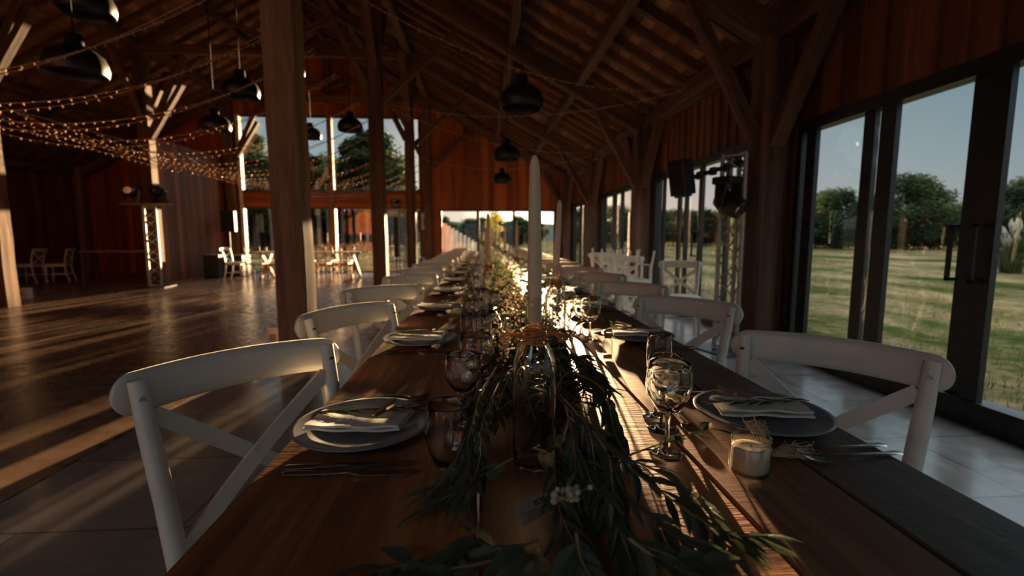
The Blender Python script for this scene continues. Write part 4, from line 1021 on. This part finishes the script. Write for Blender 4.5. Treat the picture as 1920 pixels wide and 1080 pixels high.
# ================================================================== string lights
def string_light(p0, p1, sag, label, group, pitch=.11, seed=0, single=True):
    r = random.Random(seed); p0, p1 = Vector(p0), Vector(p1); L = (p1-p0).length; n = max(12, int(L/.25)); pts = []
    for i in range(n+1):
        u = i/n; pts.append(p0.lerp(p1, u) - Vector((0,0,sag*4*u*(1-u))))
    o0 = pts[0].copy(); q = [p-o0 for p in pts]
    o = MB().tube(q, .0048, 5).build('string_lights', M_wire, smooth=True, loc=o0); tag(o, label, 'string lights', group)
    m = int(L/pitch); stuff = None if single else MB()
    for i in range(m):
        u = (i+.5)/m*n; j = min(n-1, int(u)); p = q[j].lerp(q[j+1], u-j); a = r.uniform(0, 2*PI); e = Vector((math.cos(a)*.5, math.sin(a)*.5, r.uniform(-1,.1))).normalized()
        if single:
            b = BULB[0].copy() if BULB[0].users_collection and BULB[1] else BULB[0]
            if not (BULB[0].users_collection and BULB[1]): BULB[1] = 1
            else: COL.objects.link(b)
            b.parent = o; b.location = p; b.rotation_euler = (e).to_track_quat('Z', 'Y').to_euler()
        else: stuff.tube([p, p+e*.010, p+e*.026], [.003,.0065,.005], 5)
    if not single: stuff.build('bulb', M_bulb, o, kind='stuff')
    return o
_bm = MB(); _bm.tube([(0,0,0),(0,0,.008),(0,0,.012),(0,0,.028)], [.003,.003,.0055,.004], 6)
for x_ in (XB+.1, XA-.12):
    tag(MB().tube([(x_, -3.9, 3.235), (x_, YG-.02, 3.235)], .0025, 6).build('support_cable', M_ink, smooth=True), 'Thin steel cable along the %s posts carrying the fairy lights' % ('left' if x_ < -5 else 'right'), 'cable')
BULB = [_bm.build('bulb', M_bulb, smooth=True), 0]
pairs = [3.15, 4.05, 4.9, 5.6, 6.4, 7.6, 8.5, 9.3, 10.1, 11.2, 12.1, 13.0, 14.0, 14.8]
for k, Y in enumerate(pairs):
    for q in range(2):
        lab = ('%s string of fairy lights of the %s pair hung across the left nave' % (['Lower', 'Higher'][q], ORD[k])) if k < 8 else 'fairy light string in the far bunch sagging across the left nave'
        string_light((XB+.1, Y+q*.12, 3.22), (XA-.12, Y+q*.10-.02, 3.24), .92 - .10*q + .03*math.sin(k*2.1), lab, 'fairy light strings across the left nave', seed=k*2+q, single=k < 7)
string_light((XA+.05, 4.5, 3.62), (2.72, 6.2, 3.1), .40, 'Fairy light string rising from the big left post to the right wall plate', 'fairy light strings across the table aisle', seed=71)
string_light((XA, 3.95, 3.55), (2.72, 4.1, 3.6), .40, 'Fairy light string at the very top of the photo above the table', 'fairy light strings across the table aisle', seed=72)
string_light((XA+.1, 8.1, 3.36), (2.72, 6.3, 3.1), .28, 'Fairy light string from the dark second post to the right wall plate', 'fairy light strings across the table aisle', seed=73)
string_light((XA+.1, 8.15, 3.34), (2.72, 10.4, 3.05), .30, 'Lower fairy light string from the dark second post to the far right wall', 'fairy light strings across the table aisle', seed=74)
string_light((XA+.1, 11.7, 3.1), (2.72, 10.5, 3.05), .35, 'Fairy light string from the third post to the far right wall', 'fairy light strings across the table aisle', seed=75, single=False)
# ================================================================== pendant lamps
def make_pendant():
    t = thing('pendant_lamp', (0,0,0), 'x', 'lamp')
    pr = [(.02,.262),(.046,.26),(.05,.25),(.05,.20),(.058,.188),(.075,.180),(.115,.163),(.152,.130),(.172,.085),(.176,.05),(.168,.008),(.163,.0),(.158,.004),(.166,.05),(.162,.085),(.142,.125),(.108,.155),(.06,.175),(.01,.178)]
    MB().lathe(pr, 36).build('shade', M_lamp, t, smooth='all')
    MB().lathe([(.001,.175),(.03,.172),(.034,.13),(.001,.12)], 16).build('bulb_holder', M_lampin, t, smooth='all')
    MB().tube([(0,0,.26),(0,0,1.0)], .006, 6).build('cord', M_lamp, t, smooth=True)
    return t
PP = make_pendant()
PL = [(978, 205, 3.8, .35, 'Nearest black dome pendant lamp, hanging directly above the tall candle'), (950, 300, 6.1, .35, 'Second black dome pendant lamp above the table'), (941, 343, 8.7, .35, 'Third and farthest black dome pendant lamp above the table'),
      (145, 142, 4.9, .5, 'Black dome pendant at upper left with a sunlit rim'), (452, 182, 7.2, .5, 'Black dome pendant just left of the big square post'), (657, 246, 9.4, .47, 'Black dome pendant hanging in front of the top of the nave window'),
      (583, 260, 12, .5, 'Small black dome pendant right beside the big square post'), (404, 245, 8.7, .5, 'Black dome pendant low among the fairy lights at left'), (163, 27, 5.3, .5, 'Black dome pendant cut by the top edge at left'), (546, 142, 9.6, .5, 'Black dome pendant almost hidden behind the big square post')]
for k, (px, py, Y, w, lab) in enumerate(PL):
    p = at_y(px, py, Y); s = w/.35
    c = inst(PP, p, 0, lab, None, (s, s, s))
    top = roof_z(p.x) - p.z + .12
    for ch in c.children:
        if ch.name.startswith('cord'):
            ch.scale = (1, 1, (top/s-.26)/.74); ch.location = (0, 0, .26*(1-(top/s-.26)/.74))
# ================================================================== lighting trusses
def lattice(nm, loc, w, h, rz, label, chords=3):
    t = thing(nm, loc, label, 'truss', rz=rz); R_ = w/math.sqrt(3) if chords == 3 else w/math.sqrt(2)
    cs = [(R_*math.cos(2*PI*k/chords+.5), R_*math.sin(2*PI*k/chords+.5)) for k in range(chords)]
    for (x, y) in cs: MB().tube([(x,y,.02),(x,y,h)], .022, 10).build('chord', M_alu, t, smooth=True)
    lt = MB()
    for k in range(chords):
        a, b = cs[k], cs[(k+1) % chords]; z = .08; f = 0
        while z < h-.1:
            z2 = min(h-.03, z+.21); p, q = (a, b) if f else (b, a)
            lt.tube([(p[0],p[1],z),(q[0],q[1],z2)], .008, 6); z = z2; f = 1-f
        for z in (.04, h-.02): lt.tube([(a[0],a[1],z),(b[0],b[1],z)], .012, 6)
    lt.build('lattice', M_alu, t, smooth=True)
    MB().box((-w*1.3,-w*1.3,0),(w*1.3,w*1.3,.012)).build('base_plate', M_black, t, bevel=.002)
    return t
tr = at_z(1362, 655, 0); lattice('lighting_truss', tuple(tr), .21, 1.95, .3, 'Slim lattice lighting truss standing by the glazing right of the chairs')
TRX, TRY = tr.x, tr.y
hb = thing('lamp_crossbar', (TRX, TRY, 1.93), 'Dark crossbar with clamps on top of the right lighting truss', 'bar')
pL, pR = at_y(1292, 335, TRY), at_y(1392, 303, TRY)
MB().tube([pL-hb.location, pR-hb.location], .022, 10).build('bar', M_blackp, hb, smooth=True)
for u in (.2, .45, .7, .9):
    q = (pL.lerp(pR, u))-hb.location; m_ = MB(); m_.box((q.x-.025, q.y-.035, q.z-.04), (q.x+.025, q.y+.035, q.z+.035)); m_.tube([(q.x, q.y-.06, q.z-.02), (q.x, q.y+.05, q.z-.02)], .009, 6)
    m_.build('clamp', M_blackp, hb, bevel=.006)
MB().tube([(0,0,-.1),(0,0,.05)], .02, 8).build('spigot', M_blackp, hb, smooth=True)
pc = at_y(1281, 366, TRY)
bl = thing('box_spotlight', tuple(pc), 'Black box shaped spotlight hanging on the left end of the truss crossbar', 'spotlight')
Mr = Matrix.Rotation(math.radians(-8), 4, 'Y') @ Matrix.Rotation(.5, 4, 'Z')
MB().obox(Mr, (-.085,-.09,.0), (.085,.09,.34)).build('housing', M_blackp, bl, bevel=.012)
fn = MB()
for k in range(9): fn.obox(Mr, (-.092,-.07,.05+.03*k), (-.085,.07,.062+.03*k)); fn.obox(Mr, (-.07,-.097,.05+.03*k), (.07,-.09,.062+.03*k))
fn.build('cooling_fins', M_black, bl)
MB().obox(Mr, (-.06,-.06,-.02), (.06,.06,0)).build('lens_hood', M_black, bl, bevel=.004)
yk = MB(); yk.strap([Mr@Vector((.095,0,.08)), Mr@Vector((.10,0,.30)), Mr@Vector((.13,0,.22)), pL-pc], .03, .006, (0,1,0)); yk.build('yoke', M_black, bl)
def moving_head(nm, loc, s, label, hang=False, rz=0, tilt=.5):
    t = thing(nm, loc, label, 'moving light', rz=rz)
    f = -1 if hang else 1
    def Z(z): return f*z
    def bx(a, b): return (min(a[0],b[0]),min(a[1],b[1]),min(a[2],b[2])), (max(a[0],b[0]),max(a[1],b[1]),max(a[2],b[2]))
    a, b = bx((-.15*s,-.11*s,Z(0)), (.15*s,.11*s,Z(.08*s))); MB().box(a, b).build('base', M_blackp, t, bevel=.015*s)
    for q in (1, -1):
        MB().strap([(q*.13*s,0,Z(.07*s)),(q*.155*s,0,Z(.2*s)),(q*.15*s,0,Z(.33*s))], [.14*s,.11*s,.06*s], .035*s, (1,0,0)).build('yoke_arm', M_blackp, t, bevel=.008*s)
    d = Vector((0, -math.cos(tilt), f*math.sin(tilt)*.6)).normalized(); c = Vector((0,0,Z(.27*s)))
    MB().tube([c-d*.15*s, c-d*.12*s, c-d*.02*s, c+d*.12*s, c+d*.17*s], [.05*s,.095*s,.125*s,.115*s,.10*s], 20).build('lamp_head', M_blackp, t, smooth=True)
    MB().tube([c+d*.165*s, c+d*.178*s], [.085*s,.08*s], 20).build('lens', M_steel, t, smooth=True)
    return t
p = at_y(1368, 332, TRY-.05); moving_head('moving_head_light', tuple(p), .92, 'Black moving head light hanging under the truss crossbar at right', True, .5, .75)
# left tower with two moving heads on a shelf
tl = at_y(285, 500, 11.15); tl.z = 0; lattice('lighting_truss', tuple(tl), .26, 1.86, .2, 'Lattice lighting tower standing in front of the rough post at left')
def shelf(c, w, z, lab): 
    o = MB().box((-w/2,-.17,-.03),(w/2,.17,0)).build('truss_shelf', M_straw, loc=(c.x, c.y, z), bevel=.004); return tag(o, lab, 'shelf')
shelf(tl, .98, 1.9, 'Wooden shelf on top of the left lighting tower')
moving_head('moving_head_light', (tl.x-.33, tl.y, 1.9), .95, 'Left black moving head light on the left tower shelf', False, .3, .3)
moving_head('moving_head_light', (tl.x+.30, tl.y, 1.9), .95, 'Right black moving head light on the left tower shelf', False, -.5, .5)
t3 = at_z(760, 524, 0); lattice('lighting_truss', tuple(t3), .24, 1.86, .9, 'Thin lighting tower beside the nave window, between second and third post')
t3s = at_y(759, 391, t3.y); shelf(t3, .85, 1.9, 'Wooden shelf on top of the tower beside the nave window')
moving_head('moving_head_light', (t3.x-.2, t3.y, 1.9), .75, 'Left black moving head light on the shelf beside the nave window', False, 0, .3)
moving_head('moving_head_light', (t3.x+.2, t3.y, 1.9), .75, 'Right black moving head light on the shelf beside the nave window', False, .9, .7)
MB_ = MB().tube([(0,0,0),(0,0,1.05)], .06, 12).build('column_speaker', M_blackp, smooth=True, loc=(t3.x-.16, t3.y-.30, .62)); tag(MB_, 'Slim black column speaker on the tower beside the nave window', 'speaker')
MB().tube([(0,0,-.62),(0,0,0)], .018, 8).build('speaker_pole', M_blackp, MB_, smooth=True)
MB().lathe([(.15,-.62),(.15,-.605),(.02,-.60)], 16).build('speaker_foot', M_blackp, MB_)
# ================================================================== small things on walls and floor
pb = at_z(519, 650, 0)
def socket_box(px, py, label, w=.13, h=.22):
    p = at_z(px, py, 0); t = thing('power_box', tuple(p), label, 'electrical box')
    MB().box((-w/2,-.07,0),(w/2,.07,h)).build('box_body', M_paper, t, bevel=.006)
    MB().box((-w*.25,-.078,h*.35),(w*.25,-.07,h*.7)).build('socket_cover', M_card, t, bevel=.003)
    return t
socket_box(519, 651, 'White power box on the floor left of the big square post')
socket_box(46, 560, 'White power box at the foot of the sunlit post at the left edge', .2, .2)
p = at_y(797, 415, YG-.02)
sg = thing('toilet_sign', tuple(p), 'White toilet sign with a dark figure on the pier beside the back window', 'sign')
MB().box((-.12,-.05,-.27),(.13,.0,.27)).build('sign_panel', M_paper, sg, bevel=.004)
fg = MB(); fg.lathe([(.001,.075),(.02,.08),(.028,.1),(.02,.12),(.001,.125)], 10, (0,-.055,0)); fg.box((-.035,-.06,-.02),(.035,-.05,.068)); fg.box((-.03,-.06,-.13),(-.004,-.05,-.02)); fg.box((.004,-.06,-.13),(.03,-.05,-.02))
fg.build('figure', M_ink, sg)
MB().box((-.22,-.04,-.33),(-.12,.0,.33)).build('side_panel', M_black, sg)
p = at_z(1058, 512, 0)
fe = thing('fire_extinguisher', (2.5, YG-.13, .35), 'Red fire extinguisher on the wall in the back right corner', 'fire extinguisher')
MB().lathe([(.001,0),(.075,.0),(.08,.02),(.08,.38),(.06,.43),(.025,.46),(.025,.5),(.001,.5)], 20).build('cylinder', M_red, fe, smooth=True)
hm = MB(); hm.box((-.02,-.07,.49),(.02,.05,.52)); hm.tube([(0,.03,.5),(.09,.02,.42),(.1,0,.1)], .012, 6); hm.build('valve_and_hose', M_blackp, fe)
def crate(px, Y, w, d, h, mat, name, label, cat):
    p = at_y(px, 500, Y); p.z = 0; t = thing(name, (p.x, p.y + d/2, 0), label, cat)
    MB().box((-w/2,-d/2,0),(w/2,d/2,h)).build('cabinet', mat, t, bevel=.01)
    MB().box((-w*.42,-d/2-.012,h*.08),(w*.42,-d/2,h*.92)).build('front_grille' if cat == 'speaker' else 'front_panel', M_black if mat is not M_black else M_blackp, t, bevel=.004)
    return t
crate(434, 14.0, .62, .5, .62, M_blackp, 'bass_speaker', 'Large black bass speaker beside the nave window', 'speaker')
crate(396, 13.4, .42, .4, .66, M_blackp, 'equipment_rack', 'Black equipment rack left of the large bass speaker', 'rack')
p = at_y(428, 405, 14.6); sp = thing('wall_speaker', (p.x, p.y, 1.15), 'Black loudspeaker raised on a pole above the bass speaker', 'speaker')
MB().box((-.2,-.08,.15),(.2,.08,.78)).build('speaker_cabinet', M_blackp, sp, bevel=.015); MB().tube([(0,0,-.5),(0,0,.15)], .018, 8).build('pole', M_blackp, sp, smooth=True)
post_p = at_y(457, 500, 14.6); o = MB().tube([(0,0,0),(0,0,.62)], .075, 10).build('short_post', M_white, smooth=True, loc=(post_p.x, post_p.y, 0)); tag(o, 'Short pale sunlit pillar right of the bass speaker', 'post')
crate(785, 14.9, .34, .3, .5, M_alu, 'waste_bin', 'Grey bin at the foot of the pier under the toilet sign', 'bin')
# long dark buffet counter in the left aisle with clutter
p = at_z(340, 520, 0)
bt = thing('buffet_table', (-8.75, 12.05, 0), 'Narrow wooden side table behind the left lighting tower', 'table')
MB().box((-.95,-.25,.78),(.75,.25,.82)).build('tabletop', M_straw, bt)
for x in (-.9, .68):
    for y in (-.2, .2): MB().box((x-.03,y-.03,0),(x+.03,y+.03,.78)).build('leg', M_beam, bt)
# ================================================================== white table and chairs in the dark left nave
def trestle_table(nm, loc, rz, L, Wd, label, mat):
    t = thing(nm, loc, label, 'table', rz=rz)
    MB().box((-L/2,-Wd/2,.71),(L/2,Wd/2,.75)).build('tabletop', mat, t, bevel=.004)
    for x in (-L/2+.25, L/2-.25):
        lg = MB(); lg.strap([(x-.02,-Wd/2+.08,0),(x-.02,Wd/2-.08,.71)], .09, .05, (1,0,0)); lg.strap([(x+.035,Wd/2-.08,0),(x+.035,-Wd/2+.08,.71)], .09, .05, (1,0,0)); lg.build('trestle', mat, t)
    MB().box((-L/2+.25,-.03,.33),(L/2-.25,.03,.41)).build('stretcher', mat, t)
    return t
a = at_z(70, 505, 0)
trestle_table('dining_table', (a.x-.3, 11.3, 0), 0, 2.4, .9, 'Wooden trestle table with two pale chairs in the dark left aisle', M_straw)
for k, (px, py, rz, lab) in enumerate([(72, 530, .15, 'Cream crossback chair at the left aisle table, nearer the sunlit post'), (128, 528, .35, 'Cream crossback chair at the right end of the left aisle table')]):
    c = at_z(px, py, 0); dup(PC, (c.x-.2, c.y, 0), PI+rz, lab, 'chairs at the left aisle table')
for k in range(4):
    inst(P_wat, (a.x-.9+.22*k, 11.25+.1*(k % 2), .75), k, 'goblet standing on the left aisle table', 'goblets on the left aisle table')
c = inst(PT_, (a.x+.1, 11.3, .785), 0, 'Taper candle on the left aisle table')
# table in front of the nave window, honey wood chairs with slatted backs
b = at_z(690, 520, 0)
trestle_table('dining_table', (-4.75, 13.2, 0), 0, 2.9, .95, 'Honey wood trestle table with crossed legs in front of the nave window', M_straw)
def make_slat_chair():
    t = thing('slat_back_chair', (0,0,0), 'x', 'chair')
    for s in (1, -1):
        MB().tube([(-.22,.18*s,0),(-.2,.18*s,.45),(-.25,.19*s,.9)], .014, 8).build('rear_leg', M_straw, t, smooth=True)
        MB().tube([(.19,.18*s,0),(.17,.17*s,.45)], .014, 8).build('front_leg', M_straw, t, smooth=True)
    MB().box((-.21,-.2,.44),(.2,.2,.47)).build('seat', M_straw, t, bevel=.01)
    for z in (.6, .88): MB().tube([(-.215-(z-.45)*.08,-.19,z),(-.215-(z-.45)*.08,.19,z)], .012, 8).build('back_rail', M_straw, t, smooth=True)
    for k in range(4):
        y = -.12+.08*k; MB().tube([(-.227,y,.6),(-.25,y,.88)], .007, 6).build('spindle', M_straw, t, smooth=True)
    MB().tube([(-.2,-.18,.2),(-.2,.18,.2)], .009, 6).build('stretcher', M_straw, t, smooth=True)
    return t
PS_ = make_slat_chair()
for k in range(5):
    inst(PS_, (-5.9+.55*k, 12.55, 0), PI/2, '%s spindle chair from the left, on the near side of the window table' % ['Leftmost','Second','Third','Fourth','Rightmost'][k], 'spindle chairs at the window table')
    if k < 4: inst(PS_, (-5.65+.55*k, 13.85, 0), -PI/2, '%s spindle chair from the left, on the far side of the window table' % ['Leftmost','Second','Third','Rightmost'][k], 'spindle chairs at the window table')
dup(PC, (-6.65, 13.0, 0), 0, 'Chair at the left end of the table by the nave window')
for k in range(3): dup(PC, (-2.9+.36*k, 14.3+.1*k, 0), -PI/2+.4, 'cream chair grouped beside the third post near the nave window', 'cream chairs beside the third post')
for k in range(10):
    inst(P_wat, (-5.6+.28*k, 13.1+.2*(k % 2), .75), k, 'goblet standing on the window table', 'goblets on the window table')
for k, x in enumerate((-5.1, -4.3, -3.4)):
    inst(PB_, (x, 13.25, .75), k, 'bottle standing on the window table', 'bottles on the window table'); inst(PT_, (x, 13.25, .75+.283), 0, 'taper candle in a bottle on the window table', 'tapers on the window table')
# ================================================================== stored chairs by the glazing at right
GSC = 'stored cream chairs beside the right glazing'
for k in range(3):
    Y = 6.5+.78*k; X = 2.12 + .04*k
    dup(PC, (X, Y, 0), -PI/2+.15*k-.1, ['Nearest','Middle','Farthest'][k]+' upright stored chair by the right glazing, another chair upside down on it', GSC)
    c = dup(PC, (X+.01, Y+.02, .952), 0, ['Nearest','Middle','Farthest'][k]+' upside down cream chair, its curved legs in the air by the right glazing', GSC)
    c.rotation_euler = (PI, 0, PI/2+.15*k+.2)
c = at_z(1268, 556, .47)
dup(PC, (c.x+.05, c.y, 0), -PI/2-.35, 'Single cream crossback chair facing the camera left of the lighting truss', None)

for b_ in NEARB: refract(b_)
